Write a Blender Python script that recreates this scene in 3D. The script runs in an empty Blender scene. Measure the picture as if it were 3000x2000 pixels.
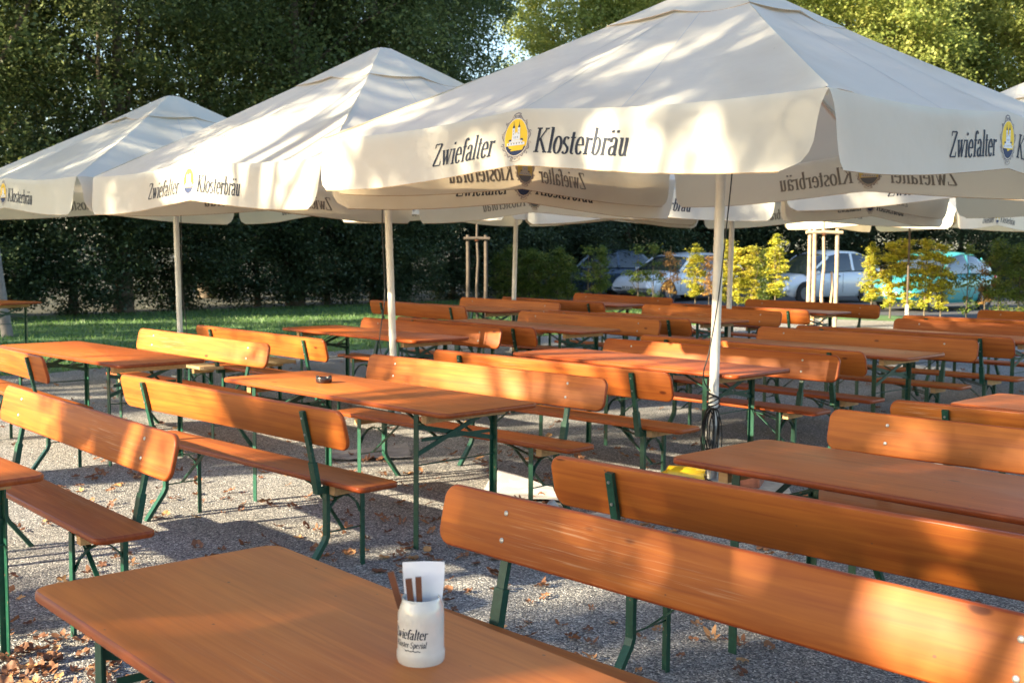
import bpy, bmesh, math, random
import numpy as np
from mathutils import Vector, Matrix
R = math.radians
PI = math.pi
random.seed(7)
scene = bpy.context.scene
COL = scene.collection

# ------------------------------------------------------------------ camera
PITCH, ROLL, FPX, CAMH = .0823, .0072, 3406.9, 1.6344
cd = bpy.data.cameras.new('camera'); cam = bpy.data.objects.new('camera', cd); COL.objects.link(cam)
cp, sp, cr, sr = math.cos(PITCH), math.sin(PITCH), math.cos(ROLL), math.sin(ROLL)
Rv = Vector((1, 0, 0)); Fv = Vector((0, cp, -sp)); Uv = Vector((0, sp, cp))
R2 = cr * Rv + sr * Uv; U2 = -sr * Rv + cr * Uv
cam.matrix_world = Matrix(((R2.x, U2.x, -Fv.x, 0), (R2.y, U2.y, -Fv.y, 0), (R2.z, U2.z, -Fv.z, CAMH), (0, 0, 0, 1)))
cd.sensor_width = 36; cd.lens = FPX / 3000 * 36; cd.clip_start = .05; cd.clip_end = 2000
cd.dof.use_dof = True; cd.dof.focus_distance = 4.4; cd.dof.aperture_fstop = 7.0
scene.camera = cam

# ------------------------------------------------------------------ light
SUN_EL, SUN_AZ = 22.0, 29.0      # the sun stands low on the left, a little behind the camera
S = Vector((-math.cos(R(SUN_EL)) * math.cos(R(SUN_AZ)), -math.cos(R(SUN_EL)) * math.sin(R(SUN_AZ)), math.sin(R(SUN_EL))))
w = bpy.data.worlds.new('World'); scene.world = w; w.use_nodes = True
nt = w.node_tree; nt.nodes.clear()
sky = nt.nodes.new('ShaderNodeTexSky'); sky.sky_type = 'NISHITA'; sky.sun_disc = False
sky.sun_elevation = R(SUN_EL); sky.sun_rotation = math.atan2(S.x, S.y)
sky.air_density = 1.0; sky.dust_density = 1.0; sky.ozone_density = 1.0
bg = nt.nodes.new('ShaderNodeBackground'); bg.inputs['Strength'].default_value = .08
out = nt.nodes.new('ShaderNodeOutputWorld')
nt.links.new(sky.outputs[0], bg.inputs['Color']); nt.links.new(bg.outputs[0], out.inputs['Surface'])
sl = bpy.data.lights.new('sun', 'SUN'); sl.energy = 5.0; sl.angle = R(.55); sl.color = (1, .84, .58)
so = bpy.data.objects.new('sun', sl); COL.objects.link(so); so.rotation_euler = S.to_track_quat('Z', 'Y').to_euler()
so.location = (-20, 0, 20)
scene.view_settings.view_transform = 'Standard'; scene.view_settings.look = 'None'
scene.view_settings.exposure = 2.38; scene.view_settings.gamma = 1
scene.cycles.max_bounces = 8; scene.cycles.transparent_max_bounces = 8
scene.cycles.use_denoising = True

# ------------------------------------------------------------------ materials
def mat(name):
    m = bpy.data.materials.new(name); m.use_nodes = True
    return m, m.node_tree.nodes, m.node_tree.links, m.node_tree.nodes['Principled BSDF']
def N(ns, t, **kw):
    n = ns.new(t)
    for k, v in kw.items():
        if k.startswith('i_'): n.inputs[k[2:].replace('_', ' ')].default_value = v
        else: setattr(n, k, v)
    return n
def ramp(ns, stops, interp='LINEAR'):
    n = ns.new('ShaderNodeValToRGB'); n.color_ramp.interpolation = interp
    e = n.color_ramp.elements
    while len(e) < len(stops): e.new(.5)
    for i, (p, c) in enumerate(stops):
        e[i].position = p; e[i].color = (*c, 1) if len(c) == 3 else c
    return n
def objvec(ns, ls, scale, rnd=True):
    tc = N(ns, 'ShaderNodeTexCoord'); mp = N(ns, 'ShaderNodeMapping')
    mp.inputs['Scale'].default_value = scale
    if rnd:
        oi = N(ns, 'ShaderNodeObjectInfo'); mu = N(ns, 'ShaderNodeMath', operation='MULTIPLY'); mu.inputs[1].default_value = 57.0
        ad = N(ns, 'ShaderNodeVectorMath', operation='ADD')
        ls.new(oi.outputs['Random'], mu.inputs[0]); ls.new(tc.outputs['Object'], ad.inputs[0]); ls.new(mu.outputs[0], ad.inputs[1])
        ls.new(ad.outputs[0], mp.inputs['Vector'])
        return mp.outputs[0], oi
    ls.new(tc.outputs['Object'], mp.inputs['Vector'])
    return mp.outputs[0], None
def bump(ns, ls, b, src, strength, dist):
    bn = N(ns, 'ShaderNodeBump'); bn.inputs['Strength'].default_value = strength; bn.inputs['Distance'].default_value = dist
    ls.new(src, bn.inputs['Height']); ls.new(bn.outputs[0], b.inputs['Normal']); return bn

def wood(name, dark, light, rough=.46, knots=True, coat=.0, wear=.5, spec=.26):
    m, ns, ls, b = mat(name)
    v, oi = objvec(ns, ls, (1.1, 26, 26))
    n1 = N(ns, 'ShaderNodeTexNoise'); n1.inputs['Scale'].default_value = 1.6; n1.inputs['Detail'].default_value = 6; n1.inputs['Distortion'].default_value = .9
    ls.new(v, n1.inputs['Vector'])
    cr_ = ramp(ns, [(.25, dark), (.5, tuple((a + c) / 2 for a, c in zip(dark, light))), (.75, light)])
    ls.new(n1.outputs['Fac'], cr_.inputs[0])
    # broad blotches
    v2, _ = objvec(ns, ls, (1.3, 4, 4)); n2 = N(ns, 'ShaderNodeTexNoise'); n2.inputs['Scale'].default_value = 1.5; n2.inputs['Detail'].default_value = 3
    ls.new(v2, n2.inputs['Vector'])
    hs = N(ns, 'ShaderNodeHueSaturation'); mr = N(ns, 'ShaderNodeMapRange'); mr.inputs[3].default_value = .78; mr.inputs[4].default_value = 1.22
    ls.new(n2.outputs['Fac'], mr.inputs[0]); ls.new(mr.outputs[0], hs.inputs['Value'])
    ml = N(ns, 'ShaderNodeMath', operation='MULTIPLY'); mo = N(ns, 'ShaderNodeMapRange'); mo.inputs[3].default_value = .84; mo.inputs[4].default_value = 1.14; ls.new(oi.outputs['Random'], mo.inputs[0]); ls.new(mo.outputs[0], ml.inputs[0]); ls.new(mr.outputs[0], ml.inputs[1]); ls.new(ml.outputs[0], hs.inputs['Value'])
    hr = N(ns, 'ShaderNodeMapRange'); hr.inputs[3].default_value = .496; hr.inputs[4].default_value = .502
    ls.new(oi.outputs['Random'], hr.inputs[0]); ls.new(hr.outputs[0], hs.inputs['Hue'])
    ls.new(cr_.outputs[0], hs.inputs['Color']); col = hs.outputs[0]
    if knots:
        v3, _ = objvec(ns, ls, (2.2, 5.5, 5.5)); vo = N(ns, 'ShaderNodeTexVoronoi'); vo.inputs['Scale'].default_value = 1.0
        ls.new(v3, vo.inputs['Vector'])
        kr = ramp(ns, [(.0, (1, 1, 1)), (.045, (.85, .85, .85)), (.075, (0, 0, 0)), (1, (0, 0, 0))])
        ls.new(vo.outputs['Distance'], kr.inputs[0])
        mx = N(ns, 'ShaderNodeMix', data_type='RGBA'); mx.inputs[7].default_value = (dark[0] * .35, dark[1] * .25, dark[2] * .25, 1)
        ls.new(kr.outputs[0], mx.inputs[0]); ls.new(col, mx.inputs[6]); col = mx.outputs[2]
    v6, _ = objvec(ns, ls, (9, 13, 13)); vd = N(ns, 'ShaderNodeTexVoronoi'); vd.inputs['Scale'].default_value = 1.0; ls.new(v6, vd.inputs['Vector'])
    dr = ramp(ns, [(0, (.8, .8, .8)), (.035, (.7, .7, .7)), (.055, (0, 0, 0)), (1, (0, 0, 0))]); ls.new(vd.outputs['Distance'], dr.inputs[0])
    md = N(ns, 'ShaderNodeMix', data_type='RGBA'); md.inputs[7].default_value = (.07, .045, .035, 1); ls.new(dr.outputs[0], md.inputs[0]); ls.new(col, md.inputs[6]); col = md.outputs[2]
    # pale scuffs along the grain
    v4, _ = objvec(ns, ls, (3, 160, 160)); n4 = N(ns, 'ShaderNodeTexNoise'); n4.inputs['Scale'].default_value = 1.4; n4.inputs['Detail'].default_value = 4
    ls.new(v4, n4.inputs['Vector'])
    v5, _ = objvec(ns, ls, (.9, 3, 3)); n5 = N(ns, 'ShaderNodeTexNoise'); n5.inputs['Scale'].default_value = 1.1
    ls.new(v5, n5.inputs['Vector'])
    r4 = ramp(ns, [(.56, (0, 0, 0)), (.72, (1, 1, 1))]); r5 = ramp(ns, [(.5, (0, 0, 0)), (.68, (wear, wear, wear))])
    ls.new(n4.outputs['Fac'], r4.inputs[0]); ls.new(n5.outputs['Fac'], r5.inputs[0])
    mm = N(ns, 'ShaderNodeMath', operation='MULTIPLY'); ls.new(r4.outputs[0], mm.inputs[0]); ls.new(r5.outputs[0], mm.inputs[1])
    mx2 = N(ns, 'ShaderNodeMix', data_type='RGBA'); mx2.inputs[7].default_value = (.62, .42, .26, 1)
    ls.new(mm.outputs[0], mx2.inputs[0]); ls.new(col, mx2.inputs[6]); ls.new(mx2.outputs[2], b.inputs['Base Color'])
    rr = N(ns, 'ShaderNodeMapRange'); rr.inputs[3].default_value = rough - .06; rr.inputs[4].default_value = rough + .18
    ls.new(n5.outputs['Fac'], rr.inputs[0]); ls.new(rr.outputs[0], b.inputs['Roughness'])
    b.inputs['Coat Weight'].default_value = coat; b.inputs['Coat Roughness'].default_value = .16; b.inputs['Specular IOR Level'].default_value = spec
    bump(ns, ls, b, n1.outputs['Fac'], .25, .0012)
    return m
M_WOOD = wood('varnished_pine', (.26, .060, .010), (.43, .128, .017))
M_TABLE = wood('varnished_pine_table', (.43, .100, .017), (.58, .158, .026), rough=.38, coat=.0, wear=.2, spec=.26)
M_EDGE = wood('stained_edge', (.22, .042, .010), (.34, .078, .015), rough=.28, knots=False, wear=.15)
M_RAW = wood('raw_batten', (.42, .24, .10), (.60, .38, .18), rough=.6, knots=False, coat=0, wear=.1)
M_PALE = wood('pale_bench_wood', (.40, .27, .13), (.58, .42, .22), rough=.5, knots=False, coat=0)

def plain(name, col, rough=.5, metal=0, noise=.0, nscale=30, bmp=0, coat=0, spec=None, n2=None):
    m, ns, ls, b = mat(name)
    b.inputs['Roughness'].default_value = rough; b.inputs['Metallic'].default_value = metal; b.inputs['Coat Weight'].default_value = coat
    b.inputs['Base Color'].default_value = (*col, 1)
    if noise or bmp:
        v, _ = objvec(ns, ls, (1, 1, 1)); n = N(ns, 'ShaderNodeTexNoise'); n.inputs['Scale'].default_value = nscale; n.inputs['Detail'].default_value = 5
        ls.new(v, n.inputs['Vector'])
        c2 = n2 or tuple(max(0, c * (1 - noise)) for c in col); c3 = tuple(min(1, c * (1 + noise)) for c in col)
        r_ = ramp(ns, [(.3, c2), (.7, c3)]); ls.new(n.outputs['Fac'], r_.inputs[0]); ls.new(r_.outputs[0], b.inputs['Base Color'])
        if bmp: bump(ns, ls, b, n.outputs['Fac'], bmp, .004)
    return m
M_GREEN = plain('green_enamel', (.006, .056, .033), .40, noise=.35, nscale=14, coat=.1)
def chipped():
    m, ns, ls, b = mat('green_enamel_chipped'); v, _ = objvec(ns, ls, (1, 1, 1))
    n = N(ns, 'ShaderNodeTexNoise'); n.inputs['Scale'].default_value = 55; n.inputs['Detail'].default_value = 6; ls.new(v, n.inputs['Vector'])
    r_ = ramp(ns, [(.30, (.004, .045, .027)), (.60, (.007, .062, .037)), (.675, (.010, .075, .045)), (.69, (.16, .085, .05)), (.8, (.10, .045, .025))]); ls.new(n.outputs['Fac'], r_.inputs[0]); ls.new(r_.outputs[0], b.inputs['Base Color'])
    b.inputs['Roughness'].default_value = .40; return m
M_GREEN = chipped()
M_BOLT = plain('zinc_bolt', (.40, .39, .36), .42, metal=.7)
M_POLE = plain('cream_powder_coat', (.74, .715, .66), .38, noise=.1, nscale=9)
M_SLEEVE = plain('galvanised_steel', (.42, .42, .42), .4, metal=.85, noise=.25, nscale=20)
M_CABLE = plain('black_rubber', (.012, .012, .013), .45)
M_CONC = plain('pale_concrete', (.46, .43, .37), .85, noise=.2, nscale=25, bmp=.3)
M_BRICK = plain('terracotta', (.28, .10, .06), .8, noise=.3, nscale=30, bmp=.3)
M_YELLOW = plain('yellow_plastic', (.80, .50, .02), .3, noise=.1, nscale=6, coat=.4)
M_INK = plain('navy_print', (.012, .018, .035), .75)
M_INKBACK = plain('print_through', (.20, .19, .17), .8)
M_EMY = plain('emblem_yellow', (.85, .55, .03), .75)
M_EMN = plain('emblem_navy', (.015, .03, .09), .75)
M_EMW = plain('emblem_white', (.75, .77, .80), .75)
M_EMT = plain('emblem_tan', (.50, .42, .33), .75)
M_EMG = plain('emblem_grey', (.22, .20, .20), .75)
M_ASH = plain('black_ceramic', (.015, .014, .016), .25, noise=.3, nscale=40, bmp=.4, coat=.3)
M_BARK = plain('bark', (.11, .085, .06), .9, noise=.45, nscale=9, bmp=.8)
M_STAKE = plain('debarked_stake', (.42, .31, .20), .75, noise=.25, nscale=12, bmp=.3)
M_SHADEBROWN = plain('shade_brown_stake', (.075, .058, .045), .85, noise=.3, nscale=10, bmp=.4)  # brown darkened further so shade on the left stakes sits in the colour
M_OLDPOST = plain('weathered_post', (.20, .18, .165), .85, noise=.3, nscale=10, bmp=.4)
M_NAPKIN = plain('white_napkin', (.85, .85, .87), .8, noise=.03, nscale=30)
M_STONEW = plain('salt_glaze', (.60, .575, .51), .16, noise=.05, nscale=40, coat=.6)
M_HANDLE = plain('brown_handle', (.13, .042, .018), .4, noise=.3, nscale=20)
M_STEEL = plain('cutlery_steel', (.6, .6, .6), .2, metal=1)

def fabric():
    m, ns, ls, b = mat('cream_canvas')
    o = ns['Material Output']
    v, _ = objvec(ns, ls, (1, 1, 1)); n = N(ns, 'ShaderNodeTexNoise'); n.inputs['Scale'].default_value = 1.0; n.inputs['Detail'].default_value = 5
    ls.new(v, n.inputs['Vector'])
    r_ = ramp(ns, [(.3, (.62, .60, .52)), (.5, (.735, .725, .65)), (.8, (.78, .775, .71))]); ls.new(n.outputs['Fac'], r_.inputs[0])
    # small dirt spots
    vo = N(ns, 'ShaderNodeTexVoronoi'); vo.inputs['Scale'].default_value = 3.2; ls.new(v, vo.inputs['Vector'])
    vr = ramp(ns, [(0, (.25, .25, .25)), (.012, (.3, .3, .3)), (.02, (1, 1, 1)), (1, (1, 1, 1))]); ls.new(vo.outputs['Distance'], vr.inputs[0])
    mx = N(ns, 'ShaderNodeMix', data_type='RGBA', blend_type='MULTIPLY'); mx.inputs[0].default_value = 1
    ls.new(r_.outputs[0], mx.inputs[6]); ls.new(vr.outputs[0], mx.inputs[7])
    b.inputs['Roughness'].default_value = .75; b.inputs['Specular IOR Level'].default_value = .2
    ls.new(mx.outputs[2], b.inputs['Base Color'])
    n2 = N(ns, 'ShaderNodeTexNoise'); n2.inputs['Scale'].default_value = 3.5; n2.inputs['Detail'].default_value = 3; ls.new(v, n2.inputs['Vector'])
    bump(ns, ls, b, n2.outputs['Fac'], .55, .03)
    tr = N(ns, 'ShaderNodeBsdfTranslucent'); tr.inputs['Color'].default_value = (.72, .60, .42, 1)
    ms = N(ns, 'ShaderNodeMixShader'); ms.inputs[0].default_value = .36
    ls.new(b.outputs[0], ms.inputs[1]); ls.new(tr.outputs[0], ms.inputs[2]); ls.new(ms.outputs[0], o.inputs['Surface'])
    return m
M_FAB = fabric()
M_SEAM = plain('canvas_seam', (.55, .54, .50), .8)
M_HEM = plain('stained_hem', (.40, .25, .12), .8, noise=.3, nscale=12)

def leafmat(name, c1, c2, c3, trans=.35, rough=.55, tcol=None):
    m, ns, ls, b = mat(name); o = ns['Material Output']
    at = N(ns, 'ShaderNodeAttribute'); at.attribute_name = 'tint'
    r_ = ramp(ns, [(0, c1), (.6, c2), (1, c3)]); ls.new(at.outputs['Fac'], r_.inputs[0])
    oi = N(ns, 'ShaderNodeObjectInfo'); hs = N(ns, 'ShaderNodeHueSaturation'); mr = N(ns, 'ShaderNodeMapRange')
    mr.inputs[3].default_value = .8; mr.inputs[4].default_value = 1.2; ls.new(oi.outputs['Random'], mr.inputs[0]); ls.new(mr.outputs[0], hs.inputs['Value'])
    ls.new(r_.outputs[0], hs.inputs['Color']); ls.new(hs.outputs[0], b.inputs['Base Color'])
    b.inputs['Roughness'].default_value = rough
    tr = N(ns, 'ShaderNodeBsdfTranslucent')
    h2 = N(ns, 'ShaderNodeHueSaturation'); h2.inputs['Value'].default_value = 1.5; h2.inputs['Hue'].default_value = .485
    ls.new(hs.outputs[0], h2.inputs['Color']); ls.new(h2.outputs[0], tr.inputs['Color'])
    ms = N(ns, 'ShaderNodeMixShader'); ms.inputs[0].default_value = trans
    ls.new(b.outputs[0], ms.inputs[1]); ls.new(tr.outputs[0], ms.inputs[2]); ls.new(ms.outputs[0], o.inputs['Surface'])
    return m
L_FOREST = leafmat('leaf_forest', (.035, .065, .022), (.105, .145, .05), (.19, .22, .08), .4)
L_SUNTINT = leafmat('leaf_sun_tinted', (.11, .17, .04), (.28, .32, .08), (.50, .48, .15), .45)  # bright tint puts part of the sun on the far crowns into the colour
L_DARK = leafmat('leaf_undergrowth', (.018, .038, .018), (.045, .075, .032), (.11, .13, .045), .2)
L_HEDGEG = leafmat('leaf_hornbeam_green', (.05, .09, .018), (.11, .16, .03), (.24, .24, .05), .4)
L_HEDGEY = leafmat('leaf_hornbeam_yellow', (.24, .28, .035), (.50, .48, .06), (.66, .52, .09), .4)
L_HEDGEO = leafmat('leaf_hornbeam_orange', (.22, .12, .04), (.38, .22, .08), (.50, .36, .10), .4)
L_FALLEN = leafmat('leaf_fallen', (.12, .052, .028), (.25, .115, .055), (.45, .26, .11), .15, .6)
L_GRASS = leafmat('grass_blades', (.05, .12, .03), (.085, .17, .04), (.16, .24, .06), .35)

def gravel():
    m, ns, ls, b = mat('gravel_chips')
    tc = N(ns, 'ShaderNodeTexCoord')
    vo = N(ns, 'ShaderNodeTexVoronoi'); vo.inputs['Scale'].default_value = 125; ls.new(tc.outputs['Object'], vo.inputs['Vector'])
    sp_ = N(ns, 'ShaderNodeSeparateColor'); ls.new(vo.outputs['Color'], sp_.inputs[0])
    r_ = ramp(ns, [(0, (.05, .052, .06)), (.3, (.15, .155, .165)), (.6, (.26, .262, .265)), (.85, (.40, .40, .395)), (1, (.66, .655, .64))])
    ls.new(sp_.outputs[0], r_.inputs[0])
    n = N(ns, 'ShaderNodeTexNoise'); n.inputs['Scale'].default_value = .7; n.inputs['Detail'].default_value = 6; ls.new(tc.outputs['Object'], n.inputs['Vector'])
    nr = ramp(ns, [(.3, (.72, .68, .62)), (.7, (1.0, 1.0, 1.0))]); ls.new(n.outputs['Fac'], nr.inputs[0])
    mx = N(ns, 'ShaderNodeMix', data_type='RGBA', blend_type='MULTIPLY'); mx.inputs[0].default_value = 1
    ls.new(r_.outputs[0], mx.inputs[6]); ls.new(nr.outputs[0], mx.inputs[7]); ls.new(mx.outputs[2], b.inputs['Base Color'])
    b.inputs['Roughness'].default_value = .85
    inv = N(ns, 'ShaderNodeMath', operation='MULTIPLY'); inv.inputs[1].default_value = -1; ls.new(vo.outputs['Distance'], inv.inputs[0])
    ad = N(ns, 'ShaderNodeMath', operation='ADD'); ls.new(inv.outputs[0], ad.inputs[0]); ls.new(sp_.outputs[1], ad.inputs[1])
    bump(ns, ls, b, ad.outputs[0], .9, .006)
    return m
M_GRAVEL = gravel()
M_LAWN = plain('lawn_soil', (.06, .13, .035), .95, noise=.5, nscale=2.5, bmp=.4)
M_ASPH = plain('asphalt', (.055, .055, .06), .85, noise=.35, nscale=40, bmp=.3)
M_SOIL = plain('forest_floor', (.035, .035, .02), .95, noise=.5, nscale=1.5, bmp=.5)

# ------------------------------------------------------------------ mesh helpers
class MB:
    def __init__(s): s.v = []; s.f = []; s.m = []
    def add(s, vs, fs, mi=0):
        o = len(s.v); s.v += [tuple(v) for v in vs]; s.f += [tuple(i + o for i in f) for f in fs]; s.m += [mi] * len(fs)
    def box(s, x0, x1, y0, y1, z0, z1, mi=0, bv=0):
        if bv: return s.rbox(x0, x1, y0, y1, z0, z1, bv, mi)
        s.add([(x0, y0, z0), (x1, y0, z0), (x1, y1, z0), (x0, y1, z0), (x0, y0, z1), (x1, y0, z1), (x1, y1, z1), (x0, y1, z1)],
              [(0, 3, 2, 1), (4, 5, 6, 7), (0, 1, 5, 4), (1, 2, 6, 5), (2, 3, 7, 6), (3, 0, 4, 7)], mi)
    def bar(s, p, q, wd, th, mi=0, up=(0, 0, 1)):
        """rectangular bar from p to q, width wd (along side), thickness th"""
        p = Vector(p); q = Vector(q); d = (q - p).normalized(); u = Vector(up)
        if abs(d.dot(u)) > .98: u = Vector((1, 0, 0))
        a = d.cross(u).normalized(); b = a.cross(d).normalized()
        vs = [c + a * i * wd / 2 + b * j * th / 2 for c in (p, q) for i, j in ((-1, -1), (1, -1), (1, 1), (-1, 1))]
        s.add(vs, [(3, 2, 1, 0), (4, 5, 6, 7), (0, 1, 5, 4), (1, 2, 6, 5), (2, 3, 7, 6), (3, 0, 4, 7)], mi)
    def path(s, pts, wd, th, mi=0, side=(1, 0, 0)):
        """mitred strip bar along pts lying in a plane whose normal is side"""
        sd = Vector(side).normalized(); P = [Vector(p) for p in pts]; rings = []
        for i, p in enumerate(P):
            d0 = (P[i] - P[i - 1]).normalized() if i else (P[1] - P[0]).normalized()
            d1 = (P[i + 1] - P[i]).normalized() if i < len(P) - 1 else d0
            d = (d0 + d1).normalized(); n = sd.cross(d).normalized(); k = 1 / max(.4, n.dot(sd.cross(d0).normalized()))
            rings.append([p + sd * a * wd / 2 + n * b * k * th / 2 for a, b in ((-1, -1), (1, -1), (1, 1), (-1, 1))])
        o = len(s.v); s.v += [tuple(v) for r_ in rings for v in r_]
        for i in range(len(rings) - 1):
            for k in range(4):
                s.f.append((o + i * 4 + k, o + i * 4 + (k + 1) % 4, o + i * 4 + 4 + (k + 1) % 4, o + i * 4 + 4 + k)); s.m.append(mi)
        s.f += [(o + 3, o + 2, o + 1, o), tuple(o + (len(rings) - 1) * 4 + k for k in range(4))]; s.m += [mi, mi]
    def tube(s, pts, r, n=8, mi=0, cap=True):
        P = [Vector(p) for p in pts]; rs = r if isinstance(r, (list, tuple)) else [r] * len(P)
        o = len(s.v); prev = None
        for i, p in enumerate(P):
            d = (P[min(i + 1, len(P) - 1)] - P[max(i - 1, 0)]).normalized()
            if prev is None:
                a = d.cross(Vector((0, 0, 1)) if abs(d.z) < .9 else Vector((1, 0, 0))).normalized()
            else: a = (prev - d * prev.dot(d)).normalized()
            prev = a; b = d.cross(a)
            for k in range(n):
                t = 2 * PI * k / n; s.v.append(tuple(p + (a * math.cos(t) + b * math.sin(t)) * rs[i]))
        for i in range(len(P) - 1):
            for k in range(n):
                s.f.append((o + i * n + k, o + i * n + (k + 1) % n, o + (i + 1) * n + (k + 1) % n, o + (i + 1) * n + k)); s.m.append(mi)
        if cap:
            s.f += [tuple(o + k for k in reversed(range(n))), tuple(o + (len(P) - 1) * n + k for k in range(n))]; s.m += [mi, mi]
    def lathe(s, prof, n=32, mi=0, c=(0, 0, 0)):
        o = len(s.v)
        for r_, z in prof:
            for k in range(n): s.v.append((c[0] + r_ * math.cos(2 * PI * k / n), c[1] + r_ * math.sin(2 * PI * k / n), c[2] + z))
        for i in range(len(prof) - 1):
            for k in range(n):
                s.f.append((o + i * n + k, o + i * n + (k + 1) % n, o + (i + 1) * n + (k + 1) % n, o + (i + 1) * n + k)); s.m.append(mi)
    def build(s, name, mats, parent=None, smooth=None, loc=None):
        me = bpy.data.meshes.new(name); me.from_pydata(s.v, [], s.f)
        mats = mats if isinstance(mats, (list, tuple)) else [mats]
        for m_ in mats: me.materials.append(m_)
        if len(mats) > 1: me.polygons.foreach_set('material_index', s.m)
        if smooth is not None:
            me.polygons.foreach_set('use_smooth', [True] * len(me.polygons))
            me.set_sharp_from_angle(angle=R(smooth))
        me.update()
        o = bpy.data.objects.new(name, me); COL.objects.link(o)
        if parent: o.parent = parent
        if loc: o.location = loc
        return o
def rrect(w_, h_, r, n=6):
    pts = []
    for cx, cy, a0 in ((w_ / 2 - r, h_ / 2 - r, 0), (-w_ / 2 + r, h_ / 2 - r, 90), (-w_ / 2 + r, -h_ / 2 + r, 180), (w_ / 2 - r, -h_ / 2 + r, 270)):
        for i in range(n + 1):
            a = R(a0 + 90 * i / n); pts.append((cx + r * math.cos(a), cy + r * math.sin(a)))
    return pts
def plate(mb, w_, h_, r, th, f, bv=.006, mi=0, me=None, n=6, segx=1):
    """rounded board: outline w x h, thickness th, rounded rim; f maps (a, b, c) -> xyz"""
    me = mi if me is None else me
    prof = [(-bv, -th / 2), (-bv * .35, -th / 2 + bv * .3), (0, -th / 2 + bv), (0, th / 2 - bv), (-bv * .35, th / 2 - bv * .3), (-bv, th / 2)]
    o = len(mb.v); L = None
    for ins, c in prof:
        pts = rrect(w_ + 2 * ins, h_ + 2 * ins, max(r + ins, .002), n); L = len(pts)
        mb.v += [tuple(f(a, b, c)) for a, b in pts]
    for i in range(len(prof) - 1):
        for k in range(L):
            mb.f.append((o + i * L + k, o + i * L + (k + 1) % L, o + (i + 1) * L + (k + 1) % L, o + (i + 1) * L + k)); mb.m.append(me)
    mb.f.append(tuple(o + k for k in reversed(range(L)))); mb.m.append(mi)
    mb.f.append(tuple(o + (len(prof) - 1) * L + k for k in range(L))); mb.m.append(mi)
def tag(o, label=None, cat=None, group=None, kind=None):
    if label: o['label'] = label
    if cat: o['category'] = cat
    if group: o['group'] = group
    if kind: o['kind'] = kind
    return o
def empty(name, loc=(0, 0, 0), rz=0):
    o = bpy.data.objects.new(name, None); COL.objects.link(o); o.location = loc; o.rotation_euler = (0, 0, rz); o.empty_display_size = .2
    return o
def copy_tree(o, parent=None):
    c = o.copy(); COL.objects.link(c)
    if parent: c.parent = parent
    for ch in list(o.children): copy_tree(ch, c)
    return c
def sheet(name, pts, z, m, kind='structure'):
    mb = MB(); mb.add([(x, y, z) for x, y in pts], [tuple(range(len(pts)))]); o = mb.build(name, m); tag(o, kind=kind); return o

# ------------------------------------------------------------------ ground
sheet('ground', [(-300, -60), (300, -60), (300, 500), (-300, 500)], -.02, M_SOIL)
# gravel yard ends along a line running away to the right (y = x + 20.5)
ga = MB()
pts = [(-40, -30), (40, -30), (40, 27.5), (12, 24.5)]
for i in range(61):
    t = i / 60; x = 6.6 - t * 28; pts.append((x + .10 * math.sin(i * 1.9) + .06 * math.sin(i * 4.7), x + 20.4 + .12 * math.sin(i * 2.3)))
pts.append((-40, -10))
ga.add([(x, y, 0) for x, y in pts], [tuple(range(len(pts)))])
tag(ga.build('gravel_yard', M_GRAVEL), kind='structure')
sheet('lawn', [(-60, -60 + 37), (-30, 7), (0, 36.5), (2, 33.5), (12, 27.6), (40, 11), (60, -20), (-40, -40)], -.008, M_LAWN)
sheet('car_park', [(-1, 34.6), (40, 10), (120, 40), (90, 140), (22, 62), (0, 40)], -.004, M_ASPH)

# grass blades
def blades():
    rng = np.random.default_rng(5); n = 90000
    x = rng.uniform(-14, 11, n); y = rng.uniform(5, 35, n)
    k = (y > x + 20.4 + rng.normal(0, .12, n)) & (y < x + 36) & (y < 33.0 - .594 * x + rng.normal(0, .3, n)) | ((y > x + 20.3 + rng.normal(0, .1, n)) & (y < x + 36) & (x < 0))
    k &= (np.abs(x) < y * .47 + .5)
    x = x[k]; y = y[k]; n = len(x)
    h = rng.uniform(.025, .07, n); a = rng.uniform(0, 2 * PI, n); wd = rng.uniform(.004, .009, n) * (1 + y / 25)
    lx = rng.normal(0, .025, n); ly = rng.normal(0, .025, n)
    v = np.empty((n, 3, 3)); v[:, 0] = np.stack([x - wd * np.cos(a), y - wd * np.sin(a), np.full(n, -.008)], 1)
    v[:, 1] = np.stack([x + wd * np.cos(a), y + wd * np.sin(a), np.full(n, -.008)], 1); v[:, 2] = np.stack([x + lx, y + ly, h], 1)
    return npmesh('lawn_grass', v.reshape(-1, 3), 3, rng.beta(2, 3, n), L_GRASS)
def npmesh(name, v, k, tint, m, mats=None):
    me = bpy.data.meshes.new(name); nf = len(v) // k
    me.vertices.add(len(v)); me.vertices.foreach_set('co', v.astype(np.float32).ravel())
    me.loops.add(nf * k); me.loops.foreach_set('vertex_index', np.arange(nf * k, dtype=np.int32))
    me.polygons.add(nf); me.polygons.foreach_set('loop_start', np.arange(0, nf * k, k, dtype=np.int32)); me.polygons.foreach_set('loop_total', np.full(nf, k, dtype=np.int32))
    at = me.attributes.new('tint', 'FLOAT', 'FACE'); at.data.foreach_set('value', tint.astype(np.float32))
    me.materials.append(m); me.update(); me.validate()
    return me
o = bpy.data.objects.new('lawn_grass', blades()); COL.objects.link(o); tag(o, 'short green grass of the lawn behind the gravel yard', 'grass', kind='stuff')

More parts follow.
